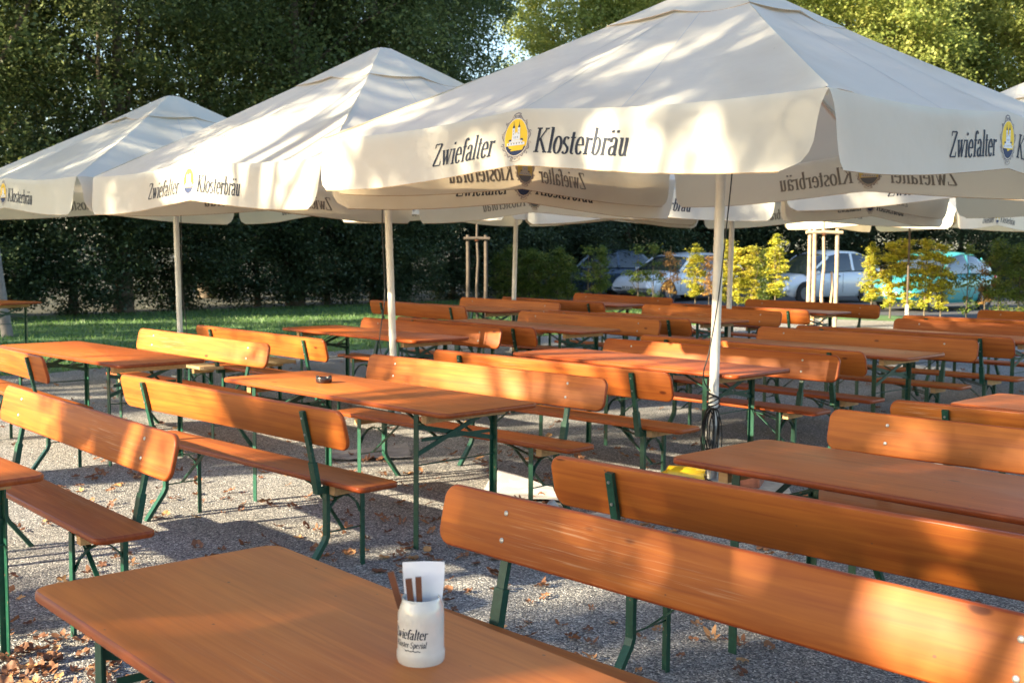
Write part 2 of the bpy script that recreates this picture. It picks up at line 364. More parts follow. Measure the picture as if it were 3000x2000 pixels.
# ------------------------------------------------------------------ leaves and trees
def leafquads(c, rng, size, up=.5):
    """one bent diamond leaf (two triangles would cost more, so one quad) per centre"""
    n = len(c); nrm = rng.normal(0, 1, (n, 3)); nrm[:, 2] = np.abs(nrm[:, 2]) + up; nrm /= np.linalg.norm(nrm, axis=1)[:, None]
    t = rng.normal(0, 1, (n, 3)); a = np.cross(nrm, t); a /= np.linalg.norm(a, axis=1)[:, None]; b = np.cross(nrm, a)
    s = (size * rng.uniform(.6, 1.35, n))[:, None]
    v = np.empty((n, 4, 3)); v[:, 0] = c - a * s * .5; v[:, 1] = c + b * s * .3 + nrm * s * .06; v[:, 2] = c + a * s * .5; v[:, 3] = c - b * s * .3 + nrm * s * .06
    return v.reshape(-1, 3)
def crown_mesh(name, seed, m, rx, ry, z0, z1, nclump, per, size, spread=.5, lean=0, hollow=.55, prof=None):
    rng = np.random.default_rng(seed)
    cs = []
    while len(cs) < nclump:
        p = rng.uniform(-1, 1, 3); r_ = np.linalg.norm(p)
        if r_ > 1 or (r_ < hollow and rng.random() < .75): continue
        zz = (p[2] + 1) / 2
        k = prof(zz) if prof else 1
        cs.append((p[0] * rx * k + lean * zz, p[1] * ry * k, z0 + (z1 - z0) * zz))
    cs = np.array(cs); sc = rng.uniform(.55, 1.3, nclump) * spread
    ct = rng.beta(2, 2.6, nclump)
    i = rng.integers(0, nclump, nclump * per)
    off = rng.normal(0, 1, (nclump * per, 3)); off[:, 2] *= .6
    c = cs[i] + off * sc[i][:, None]
    tint = np.clip(ct[i] * .75 + rng.uniform(-.12, .4, len(i)), 0, 1)
    return npmesh(name, leafquads(c, rng, size), 4, tint, m), cs
def trunk_mb(h, r0, targets, seed, lean=(0, 0)):
    rng = random.Random(seed); mb = MB(); P = []; rs = []
    for i in range(8):
        t = i / 7; P.append((lean[0] * t + .15 * r0 * rng.uniform(-1, 1) * 4 * t, lean[1] * t + .15 * r0 * rng.uniform(-1, 1) * 4 * t, h * t)); rs.append(r0 * (1.25 if i == 0 else 1) * (1 - .8 * t))
    mb.tube(P, rs, 9)
    for tg in targets:
        k = rng.uniform(.25, .85); j = int(k * 7); b = Vector(P[j]); e = Vector(tg)
        if e.z < b.z + .2: continue
        mid = b.lerp(e, .5) + Vector((rng.uniform(-.3, .3), rng.uniform(-.3, .3), .25))
        rr = rs[j] * .45; mb.tube([b, mid, e], [rr, rr * .6, rr * .15], 6)
    return mb
def mktree(name, seed, m, rx, ry, z0, z1, ncl, per, size, spread=.55, r0=.22, hollow=.5, prof=None, nb=14):
    me, cs = crown_mesh('crown', seed, m, rx, ry, z0, z1, ncl, per, size, spread, 0, hollow, prof)
    root = empty(name)
    c = bpy.data.objects.new('crown', me); COL.objects.link(c); c.parent = root
    rng = random.Random(seed); tg = [tuple(cs[rng.randrange(len(cs))]) for _ in range(nb)]
    trunk_mb(z1 * .86, r0, tg, seed).build('trunk', M_BARK, root, smooth=60)
    return root
used = set()
def plant(proto, loc, rz, sc, label, cat, group):
    o = proto if proto.name not in used else copy_tree(proto)
    used.add(proto.name); o.location = loc; o.rotation_euler = (0, 0, rz); o.scale = sc if isinstance(sc, tuple) else (sc,) * 3
    return tag(o, label, cat, group)
# ------------------------------------------------------------------ beer tables and benches
def make_table():
    t = empty('beer_table')
    mb = MB(); plate(mb, 2.2, .70, .055, .027, lambda a, b, c: (a, b, .7565 + c), .007, 0, 1); mb.build('tabletop', [M_TABLE, M_EDGE], t, smooth=40)
    for sx in (-1, 1):
        mb = MB(); x = sx * .84; mb.box(min(x, x + sx * .045), max(x, x + sx * .045), -.29, .29, .690, .7428); mb.build('batten', M_RAW, t)
        for sy in (-1, 1):
            mb = MB(); X = sx * .80; Y = sy * .29
            mb.box(X - .019, X + .019, Y - .0025, Y + .0025, 0, .742)           # angle profile
            mb.box(X - .019, X - .0145, Y - (.0225 if sy > 0 else -.0027), Y + (-.0027 if sy > 0 else .0225), 0, .742)
            mb.build('leg', M_GREEN, t)
        X = sx * .797
        mb = MB(); mb.bar((X - .004, -.287, .665), (X - .004, .287, .545), .006, .026); mb.bar((X + .006, -.287, .515), (X + .006, .287, .725), .006, .026)
        mb.build('cross_brace', M_GREEN, t)
        mb = MB(); mb.tube([(X, -.287, .455), (X, .287, .455)], .0045, 6); mb.build('stretcher', M_GREEN, t)
        mb = MB()
        for sy in (-.13, .13):
            mb.bar((X, sy, .585), (X - sx * .36, sy, .738), .022, .006)
        mb.bar((X, -.25, .59), (X, .25, .59), .006, .02)
        mb.build('folding_strut', M_GREEN, t)
        mb = MB(); mb.bar((X - sx * .37, -.22, .739), (X - sx * .37, .22, .739), .03, .006); mb.build('catch_plate', M_GREEN, t)
    return t
def bench_frame(t, back=True):
    for sx in (-1, 1):
        X = sx * .80
        mb = MB(); mb.box(min(X + sx * .026, X + sx * .07), max(X + sx * .026, X + sx * .07), -.105, .105, .397, .4428); mb.build('batten', M_RAW, t)
        mb = MB(); mb.box(X - .018, X + .018, -.1225, -.1185, 0, .442); mb.box(X - .018, X - .014, -.1183, -.098, 0, .442); mb.build('leg', M_GREEN, t)
        mb = MB()
        if back:
            mb.path([(X, .105, .442), (X, .105, .185), (X, .118, .155), (X, .235, .0)], .034, .022)
        else:
            mb.box(X - .018, X + .018, .1185, .1225, 0, .442); mb.box(X - .018, X - .014, .098, .1183, 0, .442)
        mb.build('leg', M_GREEN, t)
        mb = MB()
        for sy in (-1, 1):
            pts = [(X, sy * .107, .275), (X, sy * .085, .325), (X, sy * .045, .362), (X, 0, .378)]
            mb.path(pts if sy < 0 else pts[::-1], .02, .006)
        mb.build('arch_brace', M_GREEN, t)
        mb = MB(); mb.tube([(X, -.118, .20), (X, .10, .20)], .004, 6); mb.build('stretcher', M_GREEN, t)
        mb = MB(); mb.bar((X - sx * .01, .04, .365), (X - sx * .33, .04, .437), .024, .006); mb.bar((X - sx * .01, -.04, .365), (X - sx * .33, -.04, .437), .024, .006)
        mb.bar((X, .0, .15 + .05), (X - sx * .30, 0, .437), .02, .006)
        mb.build('folding_strut', M_GREEN, t)
def make_bench():
    t = empty('backrest_bench')
    mb = MB(); plate(mb, 2.2, .25, .04, .028, lambda a, b, c: (a, b, .457 + c), .007, 0, 1); mb.build('seat', [M_WOOD, M_EDGE], t, smooth=40)
    # backrest board leans back; face towards -y
    th = math.atan2(.045, .195); ca, sa = math.cos(th), math.sin(th)
    def f(a, b, c): return (a, .205 + b * sa - c * ca, .754 + b * ca + c * sa)
    mb = MB(); plate(mb, 2.2, .20, .055, .023, f, .007, 0, 1, n=7); mb.build('backrest', [M_WOOD, M_EDGE], t, smooth=40)
    bench_frame(t)
    for sx in (-1, 1):
        X = sx * .80
        def g(b, c): return (X, .205 + b * sa - c * ca, .754 + b * ca + c * sa)
        mb = MB(); top = g(.078, -.024); bot = (X, .155, .425)
        mid = g(-.10, -.024)
        mb.path([bot, mid, top], .032, .018)
        mb.build('back_post', M_GREEN, t)
        mb = MB(); q = Vector(bot).lerp(Vector(mid), .62); mb.bar(Vector(bot) + Vector((0, 0, -.02)), q, .042, .027, up=(0, 1, 0)); mb.bar((X, .095, .418), (X, .172, .418), .036, .03); mb.build('bracket', M_GREEN, t)
        for b_ in (-.04, .045):
            mb = MB(); n_ = 12; c0 = Vector(g(b_, .0115)); nn = Vector((0, -ca, sa)); uu = Vector((1, 0, 0)); vv = nn.cross(uu)
            vs = []
            for r_, d_ in ((.0085, .0), (.0085, .0018), (.0055, .0038)):
                vs += [c0 + nn * d_ + (uu * math.cos(2 * PI * k / n_) + vv * math.sin(2 * PI * k / n_)) * r_ for k in range(n_)]
            fs = [(i * n_ + k, i * n_ + (k + 1) % n_, (i + 1) * n_ + (k + 1) % n_, (i + 1) * n_ + k) for i in range(2) for k in range(n_)] + [tuple(2 * n_ + k for k in range(n_))]
            mb.add(vs, fs)
            mb.build('bolt', M_BOLT, t, smooth=50)
            c1 = Vector(g(b_, -.0335)); mb = MB(); mb.tube([c1, c1 - nn * .005], .006, 6); mb.build('nut', M_BOLT, t)
    return t
def make_plain_bench():
    t = empty('plain_bench')
    mb = MB(); plate(mb, 2.2, .25, .03, .028, lambda a, b, c: (a, b, .457 + c), .006); mb.build('seat', M_PALE, t, smooth=40)
    bench_frame(t, False); return t
BENCH = make_bench(); TABLE = make_table(); PBENCH = make_plain_bench()
BG, TG = 'orange beer benches with backrests', 'orange beer garden tables'
def uv(u, v): return ((u + v) * .70711, (v - u) * .70711)
first = {}
def put(proto, x, y, ang, label, cat, group):
    o = proto if proto.name not in first else copy_tree(proto)
    first[proto.name] = 1; o.location = (x, y, 0); o.rotation_euler = (random.uniform(-.002, .002), random.uniform(-.002, .002), R(ang)); return tag(o, label, cat, group)
TABLES = [
 (-.228, 2.259, -49.2, 'orange table in front carrying the white stoneware mug'),
 (1.66, 4.20, -46.5, 'large glossy table above the yellow cylinder and pole foot, bench backs on both sides'),
 (-2.734, 4.854, -47, 'table whose rounded corner enters from the picture edge left of the mug table'),
 (-.862, 6.929, -45.6, 'sunlit orange table carrying the black ashtray'),
 (-3.301, 9.20, -45.2, 'striped sunlit table with gravel and lawn behind, left of the ashtray table'),
 (*uv(-9.1, 7.13), -46.5, 'dark table just left of the second umbrella pole, lawn behind it'),
 (1.0, 8.84, -46.0, 'brown table crossed by the thick front umbrella pole'),
 (3.47, 5.953, -45.8, 'greyish table at the right picture edge behind the wet looking bench'),
 (.136, 12.705, -45.4, 'table in mid yard at the foot of the thin pole that turns white below'),
 (*uv(-5.35, 9.03), -46.5, 'long brown table right of the thick pole, second behind it'),
 (*uv(-5.2, 11.40), -45, 'table half hidden by bench backs in the right half, third row behind the thick pole'),
 (*uv(-12.0, 10.95), -45, 'distant table in front of the left tree stakes'),
 (*uv(-8.85, 11.42), -46, 'distant table between the thick pole and the thin pole beside it'),
 (-.0 + .98, 17.982, -45, 'distant table in front of the white car'),
 (*uv(-9.0, 14.1), -45, 'distant table in front of the silver car and the lit tree stakes'),
 (*uv(-5.3, 13.95), -44.5, 'rear table at the right edge in front of the turquoise car'),
 (-7.95, 17.1, -28, 'lone table standing by the grey leaning post at the left edge'),
]
for x, y, a, l in TABLES: put(TABLE, x, y, a, l, 'table', TG)
BENCHES = [
 ('f', .395, 2.867, -46.0, 'nearest bench back running from beside the mug to the lower right corner'),
 ('b', 1.102, 3.747, -43.5, 'bench seen from behind, right behind the nearest one, before the large glossy table'),
 ('b', -1.414, 6.346, -44.7, 'bench seen from behind in strong sun, before the ashtray table'),
 ('f', -.38, 7.435, -43.5, 'bench behind the ashtray table, its back glaring in the sun'),
 ('f', 2.232, 4.75, -42.0, 'bench with a shiny bleached back behind the large glossy table'),
 ('f', -2.246, 5.406, -49.5, 'bench facing the viewer at the left edge, left of the ashtray table'),
 ('f', -2.823, 9.735, -46.0, 'bench with streaks of sun behind the striped sunlit table'),
 ('b', -3.754, 8.935, -50.0, 'bench end seen from behind at the left edge before the striped sunlit table'),
 ('b', -2.134, 10.535, -47.0, 'bench seen from behind before the dark table left of the second pole'),
 ('f', -1.017, 11.605, -46.0, 'dark bench back facing the viewer just right of the second umbrella pole'),
 ('b', .357, 8.161, -43.6, 'orange bench seen from behind, left of the thick pole'),
 ('f', 1.44, 9.013, -43.4, 'bench with two bright bolts facing the viewer right behind the thick pole'),
 ('b', 2.943, 5.457, -42.0, 'bench seen from behind at the right edge, behind the bleached one'),
 ('b', -.357, 12.066, -47.5, 'shaded bench seen from behind, before the table at the thin lit pole'),
 ('f', .677, 13.066, -46.7, 'reddish bench facing the viewer behind the table at the thin lit pole'),
 ('b', 2.073, 9.71, -46.0, 'dark bench seen from behind, back to back with the one behind the thick pole'),
 ('f', 3.084, 10.603, -43.7, 'orange bench facing the viewer in the middle of the right half'),
 ('b', 3.832, 11.22, -44.4, 'dark bench seen from behind, back to back with the orange one in the right half'),
 ('f', 4.934, 12.133, -44.0, 'bench facing the viewer at the right edge, below the turquoise car'),
 ('b', 5.567, 13.149, -44.0, 'thin dark bench back right under the turquoise car bumper'),
 ('f', 6.662, 14.105, -44.0, 'farthest bench at the right edge, right of the turquoise car'),
 ('b', -1.141, 15.837, -49.5, 'distant bench seen from behind on the lawn side, before the left tree stakes'),
 ('f', -.226, 16.647, -49.0, 'distant bench facing the viewer directly below the left tree stakes'),
 ('b', 1.352, 13.605, -46.5, 'dark bench seen from behind left of the thick pole, third row behind it'),
 ('f', 2.38, 14.856, -46.0, 'distant dark bench facing the viewer, crossed by both right poles'),
 ('b', .73, 17.189, -49.0, 'distant bench seen from behind, before the table at the white car'),
 ('f', 1.581, 18.477, -49.5, 'farthest lit bench directly below the white car'),
 ('b', 3.139, 15.629, -45.1, 'distant dark bench seen from behind below the silver car front'),
 ('f', 4.154, 16.668, -45.1, 'farthest bench directly below the silver car and lit tree stakes'),
]
for f, x, y, a, l in BENCHES: put(BENCH, x, y, a if f == 'f' else a + 180, l, 'bench', BG)
put(PBENCH, -3.55, 11.75, -47, 'pale unpainted seat end showing below the striped sunlit table', 'bench', 'plain benches without back')
put(PBENCH, -3.0, 12.35, -47, 'pale unpainted seat end showing between two sunlit bench backs', 'bench', 'plain benches without back')
# ------------------------------------------------------------------ lettering: narrow serif glyphs drawn as pen strokes
def arc(cx, cy, rx, ry, a0, a1, n=10): return [(cx + rx * math.cos(R(a0 + (a1 - a0) * i / n)), cy + ry * math.sin(R(a0 + (a1 - a0) * i / n))) for i in range(n + 1)]
def srf(x, y, w_=.13): return [(x - w_, y), (x + w_, y)]
XH = .66
# each glyph: (advance, [strokes]); a stroke is (points, weight) 'n' pen, 's' serif hairline, 'd' dot
GL = {
 'Z': (.62, [([(.08, .96), (.50, .96)], 's'), ([(.50, .96), (.07, .04)], 'n'), ([(.07, .04), (.52, .04)], 's'), ([(.08, .97), (.08, .80)], 's'), ([(.52, .03), (.53, .22)], 's')]),
 'K': (.70, [([(.15, 1), (.15, 0)], 'n'), (srf(.15, .98), 's'), (srf(.15, .02), 's'), ([(.52, .98), (.20, .48)], 's'), ([(.26, .56), (.58, 0)], 'n'), (srf(.54, .98, .11), 's'), (srf(.58, .02, .11), 's')]),
 'S': (.56, [(arc(.28, .74, .17, .23, 20, 230), 'n'), ([(.17, .58), (.38, .42)], 'n'), (arc(.27, .24, .18, .23, 50, -160), 'n')]),
 'w': (.66, [([(.06, XH), (.20, .02)], 'n'), ([(.20, .02), (.33, XH)], 's'), ([(.30, XH), (.43, .02)], 'n'), ([(.43, .02), (.58, XH)], 's'), (srf(.06, XH - .02, .09), 's'), (srf(.31, XH - .02, .09), 's'), (srf(.58, XH - .02, .07), 's')]),
 'i': (.26, [([(.13, XH), (.13, 0)], 'n'), ([(.03, XH - .02), (.13, XH - .02)], 's'), (srf(.13, .02, .11), 's'), ([(.13, .93), (.13, .83)], 'd')]),
 'e': (.44, [(arc(.22, .33, .16, .33, 0, 320, 16), 'n'), ([(.07, .36), (.37, .36)], 's')]),
 'f': (.32, [([(.14, 0), (.14, .80)] + arc(.26, .82, .12, .17, 180, 60, 6), 'n'), ([(.03, XH - .02), (.27, XH - .02)], 's'), (srf(.14, .02, .11), 's'), ([(.32, .96), (.32, .88)], 'd')]),
 'a': (.44, [(arc(.19, .50, .13, .16, 160, 20, 7) + [(.32, .12), (.36, .02), (.43, .03)], 'n'), (arc(.18, .17, .12, .16, 60, 330, 12), 'n'), ([(.31, .38), (.18, .34)], 's'), ([(.08, .56), (.08, .49)], 'd')]),
 'l': (.26, [([(.13, 1.04), (.13, 0)], 'n'), ([(.03, 1.02), (.13, 1.02)], 's'), (srf(.13, .02, .11), 's')]),
 't': (.30, [([(.13, .86), (.13, .12)] + arc(.22, .10, .09, .09, 180, 300, 5), 'n'), ([(.02, XH - .02), (.27, XH - .02)], 's')]),
 'r': (.36, [([(.13, XH), (.13, 0)], 'n'), ([(.03, XH - .02), (.13, XH - .02)], 's'), (srf(.13, .02, .11), 's'), ([(.14, .48), (.20, .61), (.30, .62)], 's'), ([(.31, .65), (.31, .54)], 'd')]),
 'o': (.46, [(arc(.23, .33, .17, .34, 0, 360, 18), 'n')]),
 's': (.38, [(arc(.19, .50, .12, .155, 30, 230, 9), 'n'), ([(.11, .40), (.27, .26)], 'n'), (arc(.18, .16, .13, .16, 45, -150, 9), 'n')]),
 'b': (.48, [([(.13, 1.04), (.13, .04)], 'n'), ([(.03, 1.02), (.13, 1.02)], 's'), (arc(.25, .33, .15, .33, 140, -150, 14), 'n')]),
 'u': (.48, [([(.13, XH), (.13, .18)] + arc(.24, .18, .11, .17, 180, 330, 7), 'n'), ([(.36, XH), (.36, 0)], 'n'), ([(.03, XH - .02), (.13, XH - .02)], 's'), ([(.27, XH - .02), (.36, XH - .02)], 's'), ([(.36, .02), (.46, .02)], 's')]),
 'p': (.48, [([(.13, XH), (.13, -.28)], 'n'), ([(.03, XH - .02), (.13, XH - .02)], 's'), (srf(.13, -.27, .11), 's'), (arc(.25, .33, .15, .33, 140, -150, 14), 'n')]),
 'z': (.42, [([(.06, XH - .03), (.36, XH - .03)], 's'), ([(.36, XH - .03), (.05, .03)], 'n'), ([(.05, .03), (.37, .03)], 's')]),
 'c': (.42, [(arc(.22, .33, .16, .33, 50, 320, 14), 'n')]),
 '-': (.26, [([(.04, .32), (.22, .32)], 'n')]), ' ': (.25, []),
}
GL['\u00e4'] = (.44, GL['a'][1] + [([(.09, .94), (.09, .84)], 'd'), ([(.32, .94), (.32, .84)], 'd')])
def text_polys(txt, thick=.135, thin=.045, slant=.20):
    """list of quads (4 xy points); advance widths condensed"""
    x0 = 0; quads = []
    for ch in txt:
        adv, strokes = GL[ch]
        for pts, kind in strokes:
            n = len(pts); L = []
            for i, p in enumerate(pts):
                a = pts[max(i - 1, 0)]; b = pts[min(i + 1, n - 1)]
                dx, dy = b[0] - a[0], b[1] - a[1]; l = math.hypot(dx, dy) or 1; dx /= l; dy /= l
                hw = {'n': thin / 2 + (thick - thin) / 2 * abs(dy) ** 1.3, 's': thin * .62, 'd': thick * .50}[kind]
                L.append(((p[0] - dy * hw, p[1] + dx * hw), (p[0] + dy * hw, p[1] - dx * hw)))
            q = [(L[i][0], L[i][1], L[i + 1][1], L[i + 1][0]) for i in range(n - 1)]
            quads.append([[(x0 + x + slant * y, y) for x, y in c] for c in q])
        x0 += adv
    return quads, x0
def print_text(mb, txt, cx, base, width, height, f, off, back=False):
    """f(x, y, d) -> xyz on the printed surface, x right, y up in metres"""
    qs, adv = text_polys(txt); sx = width / adv; k = 0
    for stroke in qs:
        d = off * (1 + .10 * (k % 4)); k += 1
        o = len(mb.v)
        for c in stroke:
            vs = [f(cx + (x - adv / 2) * sx, base + y * height, d) for x, y in c]
            o = len(mb.v); mb.v += [tuple(v) for v in vs]; mb.f.append((o, o + 1, o + 2, o + 3)); mb.m.append(0)
def poly(mb, pts, f, d, mi):
    o = len(mb.v); mb.v += [tuple(f(x, y, d)) for x, y in pts]; mb.f.append(tuple(range(o, o + len(pts)))); mb.m.append(mi)
def strip(mb, pts, wd, f, d, mi, closed=False):
    n = len(pts); L = []
    for i, p in enumerate(pts):
        a = pts[(i - 1) % n] if closed or i else p; b = pts[(i + 1) % n] if closed or i < n - 1 else p
        dx, dy = b[0] - a[0], b[1] - a[1]; l = math.hypot(dx, dy) or 1
        L.append(((p[0] - dy / l * wd / 2, p[1] + dx / l * wd / 2), (p[0] + dy / l * wd / 2, p[1] - dx / l * wd / 2)))
    for i in range(n if closed else n - 1):
        j = (i + 1) % n; poly(mb, [L[i][0], L[i][1], L[j][1], L[j][0]], f, d, mi)
def emblem(mb, cx, cy, W, H, f, s):
    """crest: scrolled tan frame, yellow oval, twin-towered white church on a navy bowl; s = +-offset unit"""
    def P(x, y): return (cx + x * W / 2, cy + y * H / 2)
    # frame: wavy ring
    ring = [P((.80 + .07 * math.sin(9 * a)) * math.cos(a), (.84 + .05 * math.sin(11 * a)) * math.sin(a)) for a in [2 * PI * i / 72 for i in range(72)]]
    poly(mb, ring, f, s * 1.0, 2)
    for k, wdt in ((1.0, .016), (.90, .010)):
        strip(mb, [P(k * (.82 + .08 * math.sin(9 * a)) * math.cos(a), k * (.86 + .06 * math.sin(11 * a)) * math.sin(a)) for a in [2 * PI * i / 90 for i in range(90)]], W * wdt * 1.8, f, s * 1.3, 4, True)
    # curls round the rim
    for i in range(12):
        a = R(15 + i * 30); ccx, ccy = .86 * math.cos(a), .90 * math.sin(a); r0 = .10
        strip(mb, [P(ccx + r0 * (1 - t / 14) * math.cos(a + t * .55), ccy + r0 * .75 * (1 - t / 14) * math.sin(a + t * .55)) for t in range(12)], W * .022, f, s * 1.5, 2 if i % 2 else 4)
    for sgn in (-1, 1):
        strip(mb, [P(.30 * math.sin(t / 8 * PI) * sgn, sgn * 0 - .86 - .16 * t / 8) for t in range(9)], W * .03, f, s * 1.5, 2)
        strip(mb, [P(.22 * math.sin(t / 8 * PI) * sgn, .88 + .14 * t / 8) for t in range(9)], W * .03, f, s * 1.5, 4)
    oval = lambda kx, ky, dy=0: [P(kx * math.cos(2 * PI * i / 48), ky * math.sin(2 * PI * i / 48) + dy) for i in range(48)]
    poly(mb, oval(.73, .79), f, s * 1.7, 3)
    poly(mb, oval(.71, .77), f, s * 2.0, 0)
    # navy bowl
    bowl = [P(.70 * math.cos(R(a)), .76 * math.sin(R(a))) for a in range(205, 336, 6)]
    poly(mb, bowl, f, s * 2.3, 1)
    # church
    def box(x0, x1, y0, y1, d, mi): poly(mb, [P(x0, y0), P(x1, y0), P(x1, y1), P(x0, y1)], f, s * d, mi)
    box(-.54, .54, -.315, -.20, 2.6, 3); box(-.40, .40, -.20, -.10, 2.6, 3); box(-.25, .25, -.10, .12, 2.6, 3)
    poly(mb, [P(-.46, -.135), P(-.27, -.135), P(-.30, -.06), P(-.42, -.06)], f, s * 2.8, 1); poly(mb, [P(.27, -.135), P(.46, -.135), P(.42, -.06), P(.30, -.06)], f, s * 2.8, 1)
    poly(mb, [P(-.09, .12), P(.09, .12), P(0, .24)], f, s * 2.8, 3)
    for sx in (-1, 1):
        X = sx * .165; box(X - .075, X + .075, .05, .40, 2.9, 3)
        poly(mb, [P(X - .075, .40), P(X + .075, .40), P(X + .05, .46), P(X + .018, .52), P(X, .70), P(X - .018, .52), P(X - .05, .46)], f, s * 3.1, 1)
        for y in (.12, .25): box(X - .012, X + .012, y, y + .06, 3.2, 1)
    for i in range(6): box(-.45 + i * .165, -.41 + i * .165, -.285, -.225, 3.2, 1)
    for i in range(3): box(-.13 + i * .11, -.10 + i * .11, -.04, .04, 3.2, 1)

# ------------------------------------------------------------------ umbrellas
def umbrella(x, y, phi, zc, za, base, label, seed, S_=3.85, val=.335, text=True, pole_r=.033, ends_of=None, pole_m=None):
    pole_m = pole_m or M_POLE
    rng = random.Random(seed); h = S_ / 2
    t = empty('market_umbrella', (x, y, 0), phi); tag(t, label, 'umbrella', 'cream market umbrellas over the beer tables')
    ph = [rng.uniform(0, 6.28) for _ in range(12)]
    sag = [rng.uniform(-.02, .02) for _ in range(4)]
    def edge_z(s): return zc + .055 * (1 - abs(s)) - .03 * math.sin(PI * abs(s))
    def roof(k, r_, s):
        """side k (0 = -y), r 0..1 from peak, s -1..1 across; local xyz"""
        px, py = s * h * r_, -h * r_
        z = za + (edge_z(s) - za) * r_ - .018 * math.sin(PI * r_) - .045 * r_ * math.sin(PI * abs(s)) * (1 - .3 * r_)
        z += .006 * math.sin(9 * r_ + 5 * s + ph[k]) * r_ + .004 * math.sin(23 * s + ph[k + 4]) * r_ ** 3
        pull = max(0, r_ - .8) * 5 * max(0, abs(s) - .8) * 5
        z += .01 * pull * math.sin(30 * s + ph[k])
        return (px, py, z)
    rot = [(1, 0), (0, 1), (-1, 0), (0, -1)]
    def place(k, p): c, s_ = rot[k]; return (p[0] * c - p[1] * s_, p[0] * s_ + p[1] * c, p[2])
    # sheet of the canopy
    mb = MB(); NR, NS = 26, 40; R0 = .20
    for k in range(4):
        o = len(mb.v)
        for i in range(NR + 1):
            r_ = R0 + (1 - R0) * i / NR
            for j in range(NS + 1): mb.v.append(place(k, roof(k, r_, -1 + 2 * j / NS)))
        for i in range(NR):
            for j in range(NS):
                a = o + i * (NS + 1) + j; mb.f.append((a, a + NS + 1, a + NS + 2, a + 1)); mb.m.append(0)
        for sc in (-.36, .36, 0):                               # stitched panel seams
            oo = len(mb.v); n_ = 24
            for i in range(n_ + 1):
                r_ = R0 + (1 - R0) * i / n_
                for e in (-.004, .004): q = roof(k, r_, sc + e / (h * r_)); mb.v.append(place(k, (q[0], q[1] - .0006, q[2] + .0018)))
            for i in range(n_): mb.f.append((oo + 2 * i, oo + 2 * i + 2, oo + 2 * i + 3, oo + 2 * i + 1)); mb.m.append(1)
    can = mb.build('canopy', [M_FAB, M_SEAM], t, smooth=50)
    # vent cap above the opening
    mb = MB()
    for k in range(4):
        o = len(mb.v); NC, NJ = 10, 20
        for i in range(NC + 1):
            rr = .295 * i / NC
            for j in range(NJ + 1):
                s = -1 + 2 * j / NJ; q = roof(k, max(rr, .0), s); bulge = .016 * (1 - abs(s)) * (i / NC) ** 3
                top = .014 - .030 * max(0, (.03 - rr)) / .03
                drop = .012 * math.sin(PI * (s + 1)) * (i / NC) ** 4
                mb.v.append(place(k, (q[0], q[1], q[2] + top - .008 * (i / NC) ** 3 + bulge + drop)))
        for i in range(NC):
            for j in range(NJ):
                a = o + i * (NJ + 1) + j; mb.f.append((a, a + NJ + 1, a + NJ + 2, a + 1)); mb.m.append(0)
        e = [mb.v[o + NC * (NJ + 1) + j] for j in range(NJ + 1)]
        oo = len(mb.v); mb.v += [(p[0] * 1.002, p[1] * 1.002, p[2]) for p in e] + [(p[0] * 1.003, p[1] * 1.003, p[2] - .0035) for p in e]
        for j in range(NJ): mb.f.append((oo + j, oo + NJ + 1 + j, oo + NJ + 2 + j, oo + j + 1)); mb.m.append(1)
    mb.build('vent_cap', [M_FAB, M_HEM], t, smooth=50)
    # valances
    for k in range(4):
        amp = rng.uniform(.005, .012); out_ = rng.uniform(-.01, .02)
        ends = ends_of[k] if ends_of else (rng.uniform(.02, .07), rng.uniform(.02, .07))
        def half(tt, en):
            e = 1 - .012 - .022 * tt
            if tt < .25: e += .012 * (1 - tt / .25)
            if tt > .62: u_ = (tt - .62) / .38; e -= en * (1 - math.sqrt(max(0, 1 - u_ * u_)))
            return e
        def V(s, tt, d=0):
            """s -1..1 along the side, tt 0..1 down"""
            bot = .02 * math.cos(PI * s) * tt + .015 * sag[k] * 30 * s * tt
            zz = edge_z(s) - val * tt + bot
            r0 = .010; o_ = (r0 * math.sin(min(1, tt * 5) * PI / 2)) + out_ * tt
            wv = amp * tt * (math.sin(7.3 * s + ph[k]) + .6 * math.sin(15.1 * s + ph[k + 4])) + .035 * tt * max(0, abs(s) - .86) / .14 * math.sin(ph[k + 6])
            return place(k, (s * h, -h - o_ - wv - d, zz))
        nj, ni = 60, 9; mb = MB()
        for i in range(ni + 1):
            tt = [0, .04, .10, .2, .35, .5, .65, .78, .9, 1][i]
            for j in range(nj + 1): mb.v.append(V((-1 + 2 * j / nj) * half(tt, ends[0 if j * 2 < nj else 1]), tt))
        for i in range(ni):
            for j in range(nj): a = i * (nj + 1) + j; mb.f.append((a, a + nj + 1, a + nj + 2, a + 1)); mb.m.append(0)
        b0 = ni * (nj + 1)                                     # stitched hem
        oo = len(mb.v); 
        for j in range(nj + 1):
            s = (-1 + 2 * j / nj) * half(1, ends[0 if j * 2 < nj else 1])
            mb.v.append(V(s, 1, .0015)); mb.v.append(V(s, 1.012, 0))
        for j in range(nj): mb.f.append((oo + 2 * j, oo + 2 * j + 1, oo + 2 * j + 3, oo + 2 * j + 2)); mb.m.append(1)
        vo = mb.build('valance', [M_FAB, M_HEM], t, smooth=60)
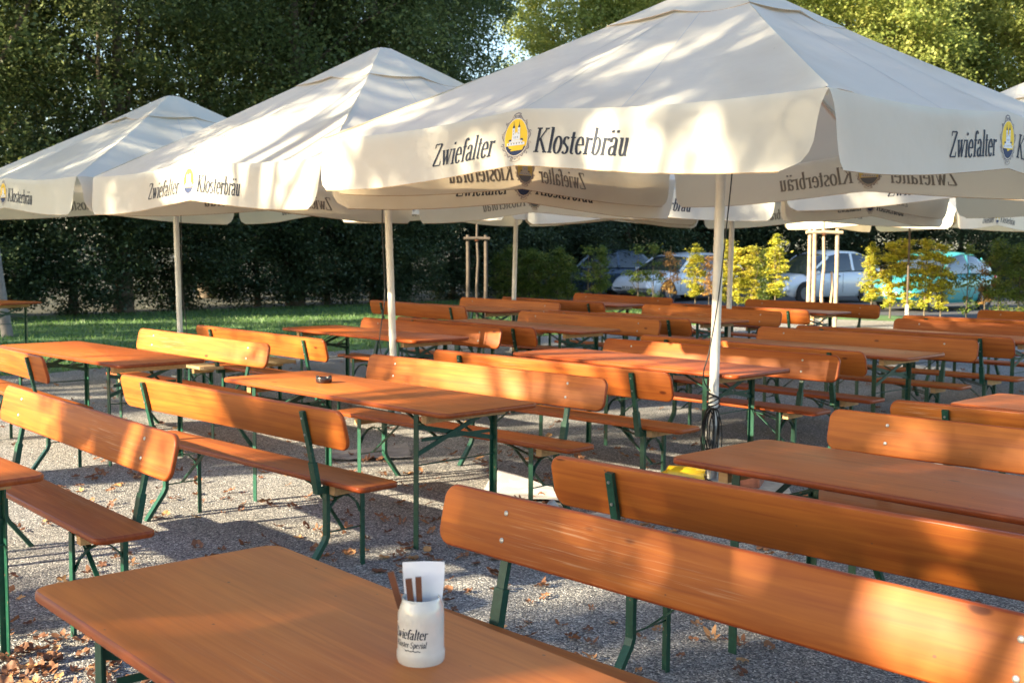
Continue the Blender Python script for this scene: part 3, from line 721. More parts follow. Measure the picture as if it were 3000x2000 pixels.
        if text:
            def f(x_, y_, d): 
                s = x_ / h; tt = y_
                return V(s, min(1, max(0, -tt / val)), d)
            for sgn, ink in ((1, M_INK), (-1, M_INKBACK)):
                mb = MB(); of = .0022 * sgn
                print_text(mb, 'Zwiefalter', -.485, -val * .76, .55, .142, f, of)
                mb.build('lettering', ink, vo); mb = MB()
                print_text(mb, 'Klosterbr\u00e4u', .44, -val * .76, .68, .142, f, of)
                mb.build('lettering', ink, vo)
                mb = MB(); emblem(mb, -.03, -val * .50, .245, .285, f, .0012 * sgn)
                mb.build('emblem', [M_EMY, M_EMN, M_EMT, M_EMW, M_EMG] if sgn > 0 else [M_EMYB, M_EMNB, M_EMT, M_EMWB, M_EMG], vo)
    # pole
    bx, by = base; c_, s_ = math.cos(-phi), math.sin(-phi); bx, by = bx * c_ - by * s_, bx * s_ + by * c_
    top = Vector((0, 0, za - .06)); bot = Vector((bx, by, .0)); ax = lambda z: bot.lerp(top, z / top.z)
    mb = MB(); mb.tube([ax(.30), ax(1.0), ax(2.0), top], pole_r, 20); mb.tube([ax(1.6), ax(1.64)], pole_r + .003, 20); mb.build('pole', pole_m, t, smooth=40)
    mb = MB(); mb.tube([bot + Vector((0, 0, .03)), ax(.42)], pole_r + .008, 20)
    for a in range(6): mb.bar(bot + Vector(((pole_r + .012) * math.cos(a * PI / 3), (pole_r + .012) * math.sin(a * PI / 3), .03)), ax(.40) + Vector(((pole_r + .012) * math.cos(a * PI / 3), (pole_r + .012) * math.sin(a * PI / 3), 0)), .008, .008)
    mb.tube([bot + Vector((0, 0, .05)), bot + Vector((0, 0, .062))], .12, 24)
    mb.build('pole_sleeve', M_SLEEVE, t, smooth=40)
    # ribs and struts
    hub = ax(za - .75 if za - .75 > 2.2 else 2.5)
    for k in range(4):
        for s in (-1, 0):
            a = place(k, roof(k, .06, s)); b = place(k, roof(k, .985, s)); m_ = place(k, roof(k, .5, s)); dz = Vector((0, 0, -.03))
            mb = MB(); mb.bar(Vector(a) + dz, Vector(m_) + dz, .022, .022); mb.bar(Vector(m_) + dz, Vector(b) + dz, .022, .022)
            mb.build('rib', M_POLE, t)
            q = Vector(place(k, roof(k, .52, s))) + Vector((0, 0, -.045)); mb = MB(); mb.bar(hub, q, .018, .018); mb.build('strut', M_POLE, t)
    mb = MB(); mb.tube([hub - Vector((0, 0, .05)), hub + Vector((0, 0, .05))], pole_r + .03, 16); mb.build('runner', M_POLE, t, smooth=40)
    return t
M_EMYB = plain('emblem_yellow_through', (.55, .42, .12), .8); M_EMNB = plain('emblem_navy_through', (.12, .13, .15), .8); M_EMWB = plain('emblem_white_through', (.45, .44, .42), .8)
umbrella(1.426, 7.975, -.794, 2.346, 3.44, (-.055, -.105), 'largest front umbrella, cut by the top of the picture, on the thick pole', 11, ends_of=((.03, .085), (.02, .04), (.03, .03), (.04, .03)))
umbrella(-1.215, 10.90, -.819, 2.245, 3.455, (.155, -.34), 'middle umbrella, overlapped by the large one on its right', 12)
umbrella(-4.02, 13.85, -.83, 2.26, 3.37, (.065, 0), 'leftmost umbrella, cut by the left picture edge', 13)
umbrella(.070, 17.65, -.834, 2.32, 3.45, (-.06, -.30), 'umbrella on the thin pole that turns white below, behind the middle of the yard', 14)
umbrella(2.852, 15.124, -.797, 2.27, 3.42, (-.04, 0), 'umbrella whose sunlit valance shows under the large one, left of the thick pole', 15)
umbrella(5.57, 12.224, -.80, 2.375, 3.46, (.0, 0), 'umbrella peeping out at the right picture edge beside the large one', 16)
umbrella(8.634, 25.413, -.80, 2.38, 3.55, (.0, 0), 'farthest umbrella on the right, valance above the lit tree stakes', 17, pole_r=.024, pole_m=M_SHADEBROWN)

# ------------------------------------------------------------------ cars
def paint(name, col, rough=.25, metal=.3):
    m, ns, ls, b = mat(name); b.inputs['Base Color'].default_value = (*col, 1); b.inputs['Roughness'].default_value = rough; b.inputs['Metallic'].default_value = metal; b.inputs['Coat Weight'].default_value = .8; b.inputs['Coat Roughness'].default_value = .05
    return m
M_SILVER_LIT = paint('paint_silver_blue_lit', (.64, .71, .78), .28, .1); M_WHITE = paint('paint_white', (.78, .82, .88), .28, .05)  # silver lightened: light missing on the shaded car is put into the paint
M_DBLUE = paint('paint_dark_blue', (.05, .08, .13), .3, .3); M_TEAL = paint('paint_turquoise', (.04, .36, .38), .3, .1)
M_GLASS = plain('car_glass', (.025, .035, .045), .06, coat=1); M_TYRE = plain('tyre', (.018, .018, .018), .8); M_RIM = plain('wheel_rim', (.28, .28, .30), .35, metal=.8)
M_BLACKP = plain('black_plastic', (.012, .012, .014), .5); M_LAMP = plain('lamp_glass', (.70, .74, .78), .1, coat=1); M_RED = plain('tail_lamp_red', (.45, .02, .015), .2, coat=.8)
M_CHROME = plain('chrome', (.75, .75, .75), .12, metal=1); M_PLATE = plain('plate_white', (.75, .75, .72), .5)
def lerp1(pts, x):
    for (a, b), (c, d) in zip(pts, pts[1:]):
        if x <= c: return b + (d - b) * (x - a) / (c - a)
    return pts[-1][1]
def car(name, loc, head, paint_, label, L=3.83, W=1.67, belt=(), roof=(), wheels=(1.25, -1.15), wr=.30, zs=1.0, round_lamp=False, grille=True):
    """local x forward. belt: (x, z) of bonnet / belt / boot line; roof: (x, z) from windscreen foot to tail"""
    t = empty(name, loc, head); t.scale = (1, 1, zs); tag(t, label, 'car', 'cars parked behind the young hedge')
    hl = L / 2
    def hw(x): return W / 2 * (1 - .16 * (abs(x) / hl) ** 4)
    mb = MB(); NX = 44; secs = []
    for i in range(NX + 1):
        x = -hl + L * i / NX; zb = lerp1(belt, x); k = abs(x) / hl; lo = .20 + .12 * max(0, k - .85) / .15; wd = hw(x)
        e = max(0, k - .94) / .06; zb -= e * .10
        ring = [(-.0, zb + .03), (.45 * wd, zb + .025), (.80 * wd, zb + .0), (.94 * wd, zb - .06), (1.0 * wd, zb - .20), (1.0 * wd, (zb + lo) / 2 - .05), (.98 * wd, lo + .10), (.90 * wd, lo), (0, lo)]
        secs.append([(x, y, z) for y, z in ring] + [(x, -y, z) for y, z in ring[-2:0:-1]])
    n = len(secs[0])
    for s_ in secs: mb.v += s_
    for i in range(NX):
        for k in range(n): mb.f.append((i * n + k, (i + 1) * n + k, (i + 1) * n + (k + 1) % n, i * n + (k + 1) % n)); mb.m.append(0)
    mb.f += [tuple(range(n)), tuple(NX * n + k for k in reversed(range(n)))]; mb.m += [0, 0]
    body = mb.build('body', paint_, t, smooth=45)
    # glasshouse
    x0, x1 = roof[0][0], roof[-1][0]; NG = 24; mb = MB(); secs = []
    for i in range(NG + 1):
        x = x0 + (x1 - x0) * i / NG; zr = lerp1(roof[::-1], x); zb = lerp1(belt, x) - .02; wd = hw(x); h_ = max(.0, zr - zb); wt = wd * (.96 - .20 * h_ / .6)
        secs.append([(x, wd * .955, zb), (x, (wd * .955 + wt) / 2 + .01, zb + h_ * .5), (x, wt, zb + h_ * .86), (x, wt * .86, zb + h_ * .97), (x, 0, zr + .01), (x, -wt * .86, zb + h_ * .97), (x, -wt, zb + h_ * .86), (x, -(wd * .955 + wt) / 2 - .01, zb + h_ * .5), (x, -wd * .955, zb)])
    n = 9
    for s_ in secs: mb.v += s_
    for i in range(NG):
        for k in range(n - 1): mb.f.append((i * n + k, i * n + k + 1, (i + 1) * n + k + 1, (i + 1) * n + k)); mb.m.append(0)
    mb.build('windows', M_GLASS, t, smooth=45)
    # roof skin and pillars follow the glasshouse, a little proud of it
    tops = [i for i, s_ in enumerate(secs) if lerp1(roof[::-1], s_[0][0]) > max(z for _, z in roof) - .13]
    mb = MB(); o = 0
    for i in tops:
        for k in range(2, 7): p = secs[i][k]; mb.v.append((p[0], p[1] * 1.01, p[2] + .012))
    for a in range(len(tops) - 1):
        for k in range(4): mb.f.append((a * 5 + k, a * 5 + k + 1, a * 5 + 6 + k, a * 5 + 5 + k)); mb.m.append(0)
    mb.build('roof', paint_, t, smooth=50)
    def gl(i, k, off=.012):
        p = Vector(secs[i][k]); return p + Vector((0, math.copysign(off, p.y), .004))
    a, b = tops[0], tops[-1]
    for sgn in (2, 6):
        foot = 0 if sgn == 2 else 8; im = (a + b) // 2 + 1
        for i_top, i_foot in ((a, 1), (b, NG - 1), (im, im)):
            mb = MB(); mb.bar(gl(i_top, sgn), gl(i_foot, foot), .085, .025, up=(0, 1, 0)); mb.build('pillar', paint_, t)
    for wx in wheels:
        for sy in (-1, 1):
            y = sy * (hw(wx) + .004); ring = [(wx + 1.17 * wr * math.cos(q), y, wr + 1.17 * wr * math.sin(q)) for q in [2 * PI * i / 28 for i in range(28)]]
            mb = MB(); mb.add(ring + [(wx, y - sy * .02, wr)], [((i + 1) % 28, i, 28) if sy > 0 else (i, (i + 1) % 28, 28) for i in range(28)]); mb.build('wheel_arch', M_BLACKP, t)
            mb = MB(); mb.tube([(wx, y - sy * .14, wr), (wx, y + sy * .012, wr)], wr, 28); wo = mb.build('wheel', M_TYRE, t, smooth=40)
            mb = MB(); mb.tube([(wx, y + sy * .0, wr), (wx, y + sy * .018, wr)], wr * .62, 20)
            for q in range(5): mb.bar((wx, y + sy * .022, wr), (wx + wr * .58 * math.cos(q * 1.2566), y + sy * .022, wr + wr * .58 * math.sin(q * 1.2566)), .05, .012, up=(0, 1, 0))
            mb.build('rim', M_RIM, wo, smooth=40)
    zf = lerp1(belt, hl * .96)
    for sy in (-1, 1):
        mb = MB()
        if round_lamp: mb.tube([(hl * .93, sy * W * .33, zf - .12), (hl * .995, sy * W * .33, zf - .12)], .095, 20)
        else: plate(mb, .34, .15, .04, .05, lambda p, q, r_: (hl * .955 - abs(p * 1 + .0) * .0 - (p * sy + .17) * .28 + r_, sy * W * .35 + p, zf - .13 + q), .01)
        mb.build('headlight', M_LAMP, t, smooth=40)
        mb = MB(); plate(mb, .14, .10, .03, .10, lambda p, q, r_: (lerp1(belt, 0) * 0 + roof[0][0] - .28 + r_, sy * (hw(.3) + .10) + p, lerp1(belt, roof[0][0]) + .06 + q), .012); mb.build('wing_mirror', paint_, t, smooth=40)
        mb = MB(); plate(mb, .10, .30, .03, .06, lambda p, q, r_: (-hl * .965 + r_, sy * (W * .40) + p, lerp1(belt, -hl * .9) - .12 + q), .01); mb.build('tail_light', M_RED, t, smooth=40)
    if grille:
        mb = MB(); plate(mb, .66, .17, .03, .05, lambda p, q, r_: (hl * .982 + r_, p, zf - .17 + q), .01); mb.build('grille', M_BLACKP, t)
    mb = MB(); plate(mb, W * .90, .16, .06, .12, lambda p, q, r_: (hl * .965 + r_ - .10 * (p / (W * .45)) ** 2, p, .42 + q), .03, n=4)
    mb.build('bumper', M_CHROME if round_lamp else paint_, t, smooth=50)
    mb = MB(); plate(mb, .52, .11, .01, .012, lambda p, q, r_: (hl + .045 + r_, p, .42 + q), .002); pl = mb.build('number_plate', M_PLATE, t)
    mb = MB()
    for i, u_ in enumerate((-.20, -.14, -.04, .02, .10, .15, .20)): mb.box(hl + .0535, hl + .055, u_ - .014, u_ + .014, .39, .45)
    mb.build('plate_characters', M_BLACKP, pl)
    for sy in (-1, 1):
        mb = MB(); xd = (roof[0][0] + x1) / 2 + .15
        for xx in (roof[0][0] - .15, xd): mb.bar((xx, sy * (hw(xx) + .002), .32), (xx, sy * (hw(xx) + .002), lerp1(belt, xx) - .08), .008, .004, up=(0, 1, 0))
        mb.bar((xd + .12, sy * (hw(xd) + .012), .80), (xd + .28, sy * (hw(xd) + .012), .80), .02, .025); mb.build('door_seams', M_BLACKP, t)
    return t
HB = ((-1.92, .86), (-1.7, .98), (-.6, .98), (.55, .93), (.95, .88), (1.55, .76), (1.92, .62))
HR = ((1.15, .86), (.35, 1.42), (-.2, 1.55), (-.9, 1.53), (-1.45, 1.36), (-1.86, 1.0))
car('silver_hatchback', (9.25, 35.2, 0), R(207), M_SILVER_LIT, 'silver blue hatchback behind the lit tree stakes', 3.84, 1.67, HB, HR, (1.2, -1.2))
EB = ((-2.3, .84), (-2.1, .95), (-.6, .96), (.7, .92), (1.0, .90), (1.9, .78), (2.3, .62))
ER = ((1.1, .9), (.35, 1.36), (-.3, 1.45), (-1.5, 1.43), (-1.95, 1.3), (-2.22, .98))
car('white_estate_car', (5.15, 35.9, 0), R(221), M_WHITE, 'white estate car, black grille showing above the farthest bench', 4.5, 1.76, EB, ER, (1.45, -1.3), .31)
car('dark_blue_car', (2.55, 38.6, 0), R(200), M_DBLUE, 'dark blue car half hidden by green hedge plants, behind the white car', 4.3, 1.72, EB, ((1.0, .9), (.3, 1.44), (-.4, 1.53), (-1.4, 1.5), (-1.8, 1.34), (-2.12, .98)), (1.35, -1.25), .31)
TB_ = ((-1.9, .78), (-1.6, .92), (-.6, .95), (.5, .93), (1.1, .86), (1.7, .78), (1.95, .66))
car('turquoise_car', (11.35, 31.4, 0), R(218), M_TEAL, 'old turquoise car with chrome bumper behind the yellow hedge plants', 4.0, 1.66, TB_, ((1.0, .9), (.35, 1.38), (-.2, 1.46), (-.9, 1.42), (-1.5, 1.2), (-1.86, .86)), (1.3, -1.2), .30, 1.06, round_lamp=True, grille=False)

# ------------------------------------------------------------------ young hedge plants
def hedge_proto(name, seed, m, hgt=1.75, r_=.24, low=.18, dens=1.0, size=.062, sp_=.07):
    me, cs = crown_mesh('foliage', seed, m, r_, r_, low * hgt, hgt, int(42 * dens), 70, size, sp_, 0, .1, prof=lambda z: .75 + .55 * math.sin(PI * min(1, z * 1.15)) - .5 * max(0, z - .75) * 2)
    root = empty(name); c = bpy.data.objects.new('foliage', me); COL.objects.link(c); c.parent = root
    rng = random.Random(seed); trunk_mb(hgt * .92, .014, [tuple(cs[rng.randrange(len(cs))]) for _ in range(12)], seed).build('stem', M_BARK, root)
    return root
HP = {'g': [hedge_proto('hedge_plant', 60 + i, L_HEDGEG, 1.8, .22, .06, 1.5, .05) for i in range(2)],
      'y': [hedge_proto('hedge_plant', 70 + i, L_HEDGEY, 1.8, .125, .10, 1.25, .05, .048) for i in range(2)],
      'o': [hedge_proto('hedge_plant', 80, L_HEDGEO, 1.8, .17, .20, .30)],
      'd': [hedge_proto('hedge_plant', 90, L_HEDGEG, 1.7, .20, .10, .32)]}
HL = [ # px, top y, kind, width, word
 (1462, 735, 'g', 1.0), (1492, 712, 'g', 1.1), (1528, 716, 'g', 1.1), (1562, 722, 'g', 1.2), (1598, 728, 'g', 1.1), (1632, 716, 'g', 1.1), (1664, 735, 'g', 1.0), (1722, 716, 'd', 1.2), (1758, 712, 'g', .9),
 (1868, 712, 'd', 1.2), (1912, 708, 'd', 1.1), (1962, 704, 'o', 1.1), (2036, 712, 'y', 1.45), (2076, 718, 'o', 1.0), (2128, 692, 'y', 1.45), (2160, 716, 'y', 1.35), (2200, 712, 'y', 1.45), (2236, 712, 'g', .8), (2270, 684, 'y', 1.5),
 (2552, 708, 'y', 1.35), (2608, 698, 'y', 1.45), (2655, 690, 'y', 1.5), (2708, 690, 'y', 1.35), (2756, 704, 'y', 1.45), (2832, 706, 'd', 1.2), (2884, 730, 'o', .8), (2925, 692, 'g', 1.1), (2985, 705, 'g', 1.1), (3040, 700, 'g', 1.1)]
GW = {'g': 'green', 'y': 'yellow', 'o': 'orange tinged', 'd': 'thin olive'}
HLAB = ['leftmost green plant of the young hedge', 'green hedge plant left of the pole that turns white below', 'green hedge plant right behind the pole that turns white below', 'fourth green hedge plant from the left end', 'fifth green hedge plant from the left end', 'sixth green hedge plant from the left end', 'last green hedge plant before the dark blue car', 'thin olive hedge plant before the dark blue car bonnet', 'green hedge plant before the dark blue car door', 'thin olive hedge plant above the white car bonnet', 'thin olive hedge plant before the white car windscreen', 'orange tinged hedge plant before the white car windscreen', 'yellow hedge plant before the white car door', 'orange tinged hedge plant just left of the thick pole', 'tall yellow hedge plant between the thick and the thin pole', 'yellow hedge plant right behind the thin pole', 'yellow hedge plant just right of the thin pole', 'green hedge plant before the silver car front', 'tallest yellow hedge plant covering the silver car windscreen', 'yellow hedge plant left of the turquoise car', 'bright yellow hedge plant before the turquoise car nose', 'yellow hedge plant in front of the thin far pole by the turquoise car', 'spiky yellow hedge plant before the turquoise car windscreen', 'yellow hedge plant before the turquoise car middle', 'thin olive hedge plant before the turquoise car rear', 'small orange tinged hedge plant behind the turquoise car tail', 'green hedge plant right of the turquoise car', 'green hedge plant at the right picture edge', 'green hedge plant just outside the right picture edge']
rh = random.Random(3)
for (px, ty, kd, wd), lab in zip(HL, HLAB):
    k = (px - 1500) / FPX; x = k * 32.5 / (1 + .594 * k); y = 32.5 - .594 * x
    top = CAMH + (719 + .0072 * (px - 1500) - ty) / FPX * y
    pr = rh.choice(HP[kd]); plant(pr, (x, y, 0), rh.uniform(0, 6), (wd, wd, top / 1.8), lab, 'shrub', 'young hornbeam hedge plants')

# ------------------------------------------------------------------ staked young trees
def stakes(name, x, y, h_, spread, n, m, label, lit_stub=False, rz=0):
    t = empty(name, (x, y, 0), rz); tag(t, label, 'staked tree', 'young trees between wooden stakes')
    rng = random.Random(int(x * 10) + 9)
    P = [(-spread / 2, 0), (spread / 2, 0)] if n == 2 else [(-spread / 2, -.02), (-spread / 2 + .16, .22), (spread / 2, .0)]
    for a, b in P:
        mb = MB(); mb.tube([(a, b, 0), (a + .01, b, h_ * .5), (a, b, h_)], [.045, .042, .04], 12); mb.build('stake', m, t, smooth=50)
    mb = MB(); mb.tube([(-spread / 2 - .09, -.06, h_ - .08), (0, -.06, h_ - .07), (spread / 2 + .09, -.06, h_ - .08)], .036, 10); mb.build('cross_rail', m, t, smooth=50)
    mb = MB(); tr = [(0.02, .02, 0), (.0, .03, .7), (.03, .0, 1.3), (.0, .02, h_), (.02, .0, h_ + .9), (0, 0, h_ + 1.7)]
    mb.tube(tr, [.035, .033, .03, .028, .022, .012], 10); mb.build('trunk', m, t, smooth=50)
    mb = MB()
    for k in range(3): mb.tube([(.05 * math.cos(q), .0 + .07 * math.sin(q), h_ - .12 + k * .025) for q in [2 * PI * i / 14 for i in range(15)]], .012, 6)
    mb.build('tie', M_HANDLE, t)
    me, cs = crown_mesh('crown', 401, L_HEDGEG, .75, .75, h_ + .55, h_ + 2.6, 40, 40, .07, .14, 0, .2)
    c = bpy.data.objects.new('crown', me); COL.objects.link(c); c.parent = t
    if lit_stub:
        mb = MB(); mb.tube([(.22, .1, 0), (.20, .1, .4), (.24, .12, .8), (.21, .1, 1.15)], [.035, .03, .028, .02], 8); mb.build('stub', m, t, smooth=50)
    return t
stakes('staked_tree', -.80, 26.0, 1.86, .40, 2, M_SHADEBROWN, 'young tree trunk between two darkened brown stakes left of the green hedge')
stakes('staked_tree', 6.28, 23.6, 2.02, .56, 3, M_STAKE, 'sunlit group of pale stakes round a young trunk before the silver car', True)
t = empty('leaning_post', (-8.75, 20.1, 0)); tag(t, 'grey weathered post leaning at the left picture edge beside the lone table', 'post')
mb = MB(); mb.tube([(0, 0, 0), (-.12, 0, 1.0), (-.20, 0, 1.80)], [.10, .085, .075], 14); mb.build('post', M_OLDPOST, t, smooth=50)
mb = MB(); mb.tube([(-.42, .1, 0), (-.38, .1, 1.2), (-.30, .1, 1.85)], [.09, .08, .07], 14); mb.build('post', M_OLDPOST, t, smooth=50)

# ------------------------------------------------------------------ woods
T1_ = mktree('woodland_tree', 101, L_FOREST, 3.6, 3.6, 1.6, 15, 330, 300, .105, .42, .20, .45)
T2_ = mktree('woodland_tree', 102, L_FOREST, 3.2, 3.4, 2.2, 13.5, 270, 300, .10, .38, .17, .45)
T3_ = mktree('sunlit_tree', 103, L_SUNTINT, 5.0, 5.0, 3.5, 17, 520, 200, .17, .50, .34, .5)
T4_ = mktree('yard_tree', 104, L_FOREST, 3.2, 3.2, 3.4, 12.5, 74, 230, .15, .28, .26, .2)
T6_ = mktree('yard_tree', 108, L_FOREST, 3.0, 3.0, 4.2, 13.0, 30, 230, .15, .28, .24, .2)
T5_ = mktree('yard_tree', 107, L_FOREST, 3.2, 3.2, 5.7, 13.0, 66, 230, .15, .28, .26, .2)
B1_ = mktree('woodland_bush', 105, L_DARK, 2.3, 1.9, .0, 4.6, 190, 260, .085, .30, .10, .3)
B2_ = mktree('woodland_bush', 106, L_DARK, 2.0, 1.8, .0, 3.6, 170, 260, .08, .28, .08, .3)
WOODS = [(-12.6, 25.0), (-9.2, 27.8), (-6.3, 30.8), (-3.4, 33.8), (-3.8, 38.5),
         (-14.5, 30.5), (-9.5, 35), (-5.5, 40), (-17.5, 36)]
rw = random.Random(21)
for i, (x, y) in enumerate(WOODS):
    plant(rw.choice((T1_, T2_)), (x + rw.uniform(-.6, .6), y + rw.uniform(-.6, .6), 0), rw.uniform(0, 6), (rw.uniform(.9, 1.15), rw.uniform(.9, 1.15), rw.uniform(.95, 1.25)), 'tall dark green tree of the wood behind the lawn', 'tree', 'dark trees of the wood behind the lawn')
for i in range(22):
    x = -24.5 + i * 1.62; y = x + 36.6 + rw.uniform(-.5, .7)
    if x > 2 or x < -14: continue
    plant(rw.choice((B1_, B2_)), (x, y, 0), rw.uniform(0, 6), (rw.uniform(.9, 1.1), rw.uniform(.9, 1.1), rw.uniform(.8, 1.15)), 'dark ivy covered bush along the edge of the lawn', 'bush', 'dark bushes along the wood edge')
for i, (x, y) in enumerate([(1.0, 41), (4.5, 45.5), (8, 49), (12, 50), (16, 52), (20, 52), (24, 55), (28, 56), (32, 60), (3, 49), (9, 54)]):
    plant(rw.choice((B1_, B2_)), (x, y, 0), rw.uniform(0, 6), (1.5, 1.5, rw.uniform(1.3, 1.7)), 'dark bush behind the car park', 'bush', 'dark bushes behind the car park')
for x, y, s_ in [(3.6, 47, .82), (8.5, 51, .9), (15, 53, 1.0), (24.5, 56, 1.05), (33, 60, 1.1), (10, 62, 1.15), (20, 67, 1.3), (31, 72, 1.4)]:
    plant(T3_, (x, y, 0), rw.uniform(0, 6), s_, 'tall tree with sunlit yellow green leaves behind the car park', 'tree', 'sunlit trees behind the car park')

# trees that stand left of the picture and throw the dappled shade over the yard
rs_ = random.Random(33)
YARD = []
for l_, d_, pr in [(10.5, 13, T4_), (7.4, 15, T4_), (4.9, 13.5, T4_), (1.6, 14.5, T5_), (-1.7, 14, T5_), (-4.9, 14.5, T5_), (-8.6, 16, T4_), (8.5, 20, T4_), (-6.6, 21.5, T5_), (-12.2, 14.5, T4_), (-15.2, 13.5, T4_), (3.4, 19, T6_), (6.2, 17.5, T6_)]:
    YARD.append((0 + d_ * S.x / math.cos(R(SUN_EL)) - l_ * S.y / math.cos(R(SUN_EL)), 8 + d_ * S.y / math.cos(R(SUN_EL)) + l_ * S.x / math.cos(R(SUN_EL)), rs_.uniform(.95, 1.05) if l_ > -11 else (1.05, 1.05, .82), pr))
for x, y, s_, pr_ in YARD:
    plant(pr_, (x, y, 0), rs_.uniform(0, 6), s_, 'tree beside the yard throwing dappled shade over the tables', 'tree', 'yard trees left of the picture')

# ------------------------------------------------------------------ small things
# stoneware mug with napkin and cutlery, on the front table
TOP = .7701
mx, my = -.186, 2.372
MR, MH = .0495, .135
mug = empty('stoneware_mug', (mx, my, TOP)); tag(mug, 'cream stoneware beer mug with dark blue print on the front table', 'mug')
prof = [(.001, 0), (MR * .98, 0), (MR * 1.02, .006), (MR * 1.03, .016), (MR * 1.02, .024), (MR * .985, .030), (MR * .985, .085), (MR * .975, .104), (MR * .90, .120), (MR * .84, .128), (MR * .82, .1335), (MR * .79, MH), (MR * .76, .1335), (MR * .78, .122), (MR * .86, .105), (MR * .87, .02), (.001, .015)]
mb = MB(); mb.lathe(prof, 64); mb.build('body', M_STONEW, mug, smooth=50)
ha = R(64); hd = Vector((math.cos(ha), math.sin(ha), 0))
mb = MB(); hp = [hd * (MR * .93) + Vector((0, 0, .112)), hd * (MR + .016) + Vector((0, 0, .116)), hd * (MR + .032) + Vector((0, 0, .098)), hd * (MR + .033) + Vector((0, 0, .07)), hd * (MR + .022) + Vector((0, 0, .045)), hd * (MR * .95) + Vector((0, 0, .034))]
mb.tube(hp, [.009, .0085, .008, .008, .008, .009], 12); mb.build('handle', M_STONEW, mug, smooth=60)
view = math.atan2(-my, -mx)      # direction from the mug towards the table side we stand at
def mf(x, z, d):
    a = R(-90) + x / MR + R(-23); rr = MR * .985 + d
    return (rr * math.cos(a), rr * math.sin(a), z)
mb = MB(); print_text(mb, 'Zwiefalter', -.006, .058, .084, .021, mf, .0004)
print_text(mb, 'Kloster-Spezial', -.002, .0405, .074, .0125, mf, .0004)
strip(mb, [(-.012 + i * .0022, .0335 - .0008 * math.sin(i * 1.3)) for i in range(17)], .0016, mf, .0004, 0); strip(mb, [(-.022 + i * .002, .0385 - i * .0007) for i in range(9)], .0006, mf, .0004, 0)
mb.build('lettering', M_INK, mug)
# napkin folded over, standing in the mug
nk = empty('paper_napkin', (mx, my, TOP)); tag(nk, 'folded white paper napkin standing in the mug', 'napkin')
mb = MB(); nu, nv = 14, 16
for side, yo in ((0, .0), (1, .006), (2, .010)):
    o = len(mb.v)
    for j in range(nv + 1):
        for i in range(nu + 1):
            u_ = i / nu - .5; v_ = j / nv
            wv = .0035 * math.sin(u_ * 7 + side) * (1 - v_) + .0025 * math.sin(v_ * 6 + u_ * 4)
            mb.v.append((.004 + u_ * (.088 - .030 * (1 - v_) ** 2), .014 + yo * (1 - .8 * max(0, v_ - .85) / .15) + wv + .006 * v_, .070 + v_ * .134 - .004 * abs(u_)))
    for j in range(nv):
        for i in range(nu): a = o + j * (nu + 1) + i; mb.f.append((a, a + 1, a + nu + 2, a + nu + 1)); mb.m.append(0)
mb.build('sheet', M_NAPKIN, nk, smooth=60)
for (bx, by, tx, ty, tz, wd), lab in zip([(-.014, -.010, -.062, -.012, .190, .013), (-.008, -.022, -.024, -.020, .178, .013), (.004, -.020, -.004, -.018, .181, .012)], ['brown handled knife leaning left out of the mug', 'brown handled knife in the middle of the mug', 'brown handled knife close to the napkin in the mug']):
    k = empty('table_knife', (mx, my, TOP)); tag(k, lab, 'knife', 'cutlery standing in the mug')
    p, q = Vector((bx, by, .020)), Vector((tx, ty, tz)); m_ = p.lerp(q, .55)
    mb = MB(); mb.bar(m_, q, wd, .008, up=(0, 1, 0)); mb.build('handle', M_HANDLE, k)
    mb = MB(); mb.bar(p, p.lerp(q, .57), .011, .0016, up=(0, 1, 0)); mb.build('blade', M_STEEL, k)
# ashtray
ax_, ay_ = -1.176, 7.235
at_ = empty('ashtray', (ax_, ay_, TOP)); tag(at_, 'small round black ashtray on the sunlit table', 'ashtray')
mb = MB(); mb.lathe([(.001, 0), (.044, 0), (.050, .006), (.052, .030), (.050, .036), (.044, .036), (.040, .030), (.038, .010), (.001, .009)], 40); mb.build('bowl', M_ASH, at_, smooth=45)
for k in range(3):
    a = R(40 + 120 * k); mb = MB(); mb.tube([(.036 * math.cos(a), .036 * math.sin(a), .0385), (.053 * math.cos(a), .053 * math.sin(a), .0385)], .006, 8); mb.build('rest', M_ASH, at_, smooth=45)
# slab, brick, yellow connector box under the front umbrella
tag((lambda m_: (plate(m_, .95, .50, .03, .06, lambda a, b, c: (a, b, .03 + c), .006), m_.build('paving_slab', M_CONC, None, loc=(1.36, 7.60, 0)))[1])(MB()), 'pale concrete slab at the foot of the thick pole', 'slab').rotation_euler = (0, 0, R(-8))
tag((lambda m_: (plate(m_, .14, .22, .01, .10, lambda a, b, c: (a, b, .05 + c), .005), m_.build('brick', M_BRICK, None, loc=(1.60, 7.64, .0605)))[1])(MB()), 'terracotta brick on the slab right of the thick pole', 'brick').rotation_euler = (0, 0, R(-20))
yb = empty('cable_connector', (1.135, 7.46, .062), R(-14)); yb.scale = (1.15, 1.3, 1.3); tag(yb, 'bright yellow cable connector capsule lying on the pale slab', 'connector')
mb = MB(); mb.tube([(-.15, 0, .062), (-.115, 0, .062), (-.095, 0, .062), (.085, 0, .062), (.098, 0, .062), (.105, 0, .062)], [.016, .030, .056, .056, .048, .044], 24); mb.build('shell', M_YELLOW, yb, smooth=40)
for a in range(6):
    q = a * PI / 3; mb = MB(); mb.tube([(.06, .05 * math.cos(q), .062 + .05 * math.sin(q)), (.11, .05 * math.cos(q), .062 + .05 * math.sin(q))], .012, 8); mb.build('ridge', M_YELLOW, yb, smooth=40)
mb = MB(); mb.tube([(.105, 0, .062), (.118, 0, .062)], .014, 12); mb.build('socket', M_HANDLE, yb)
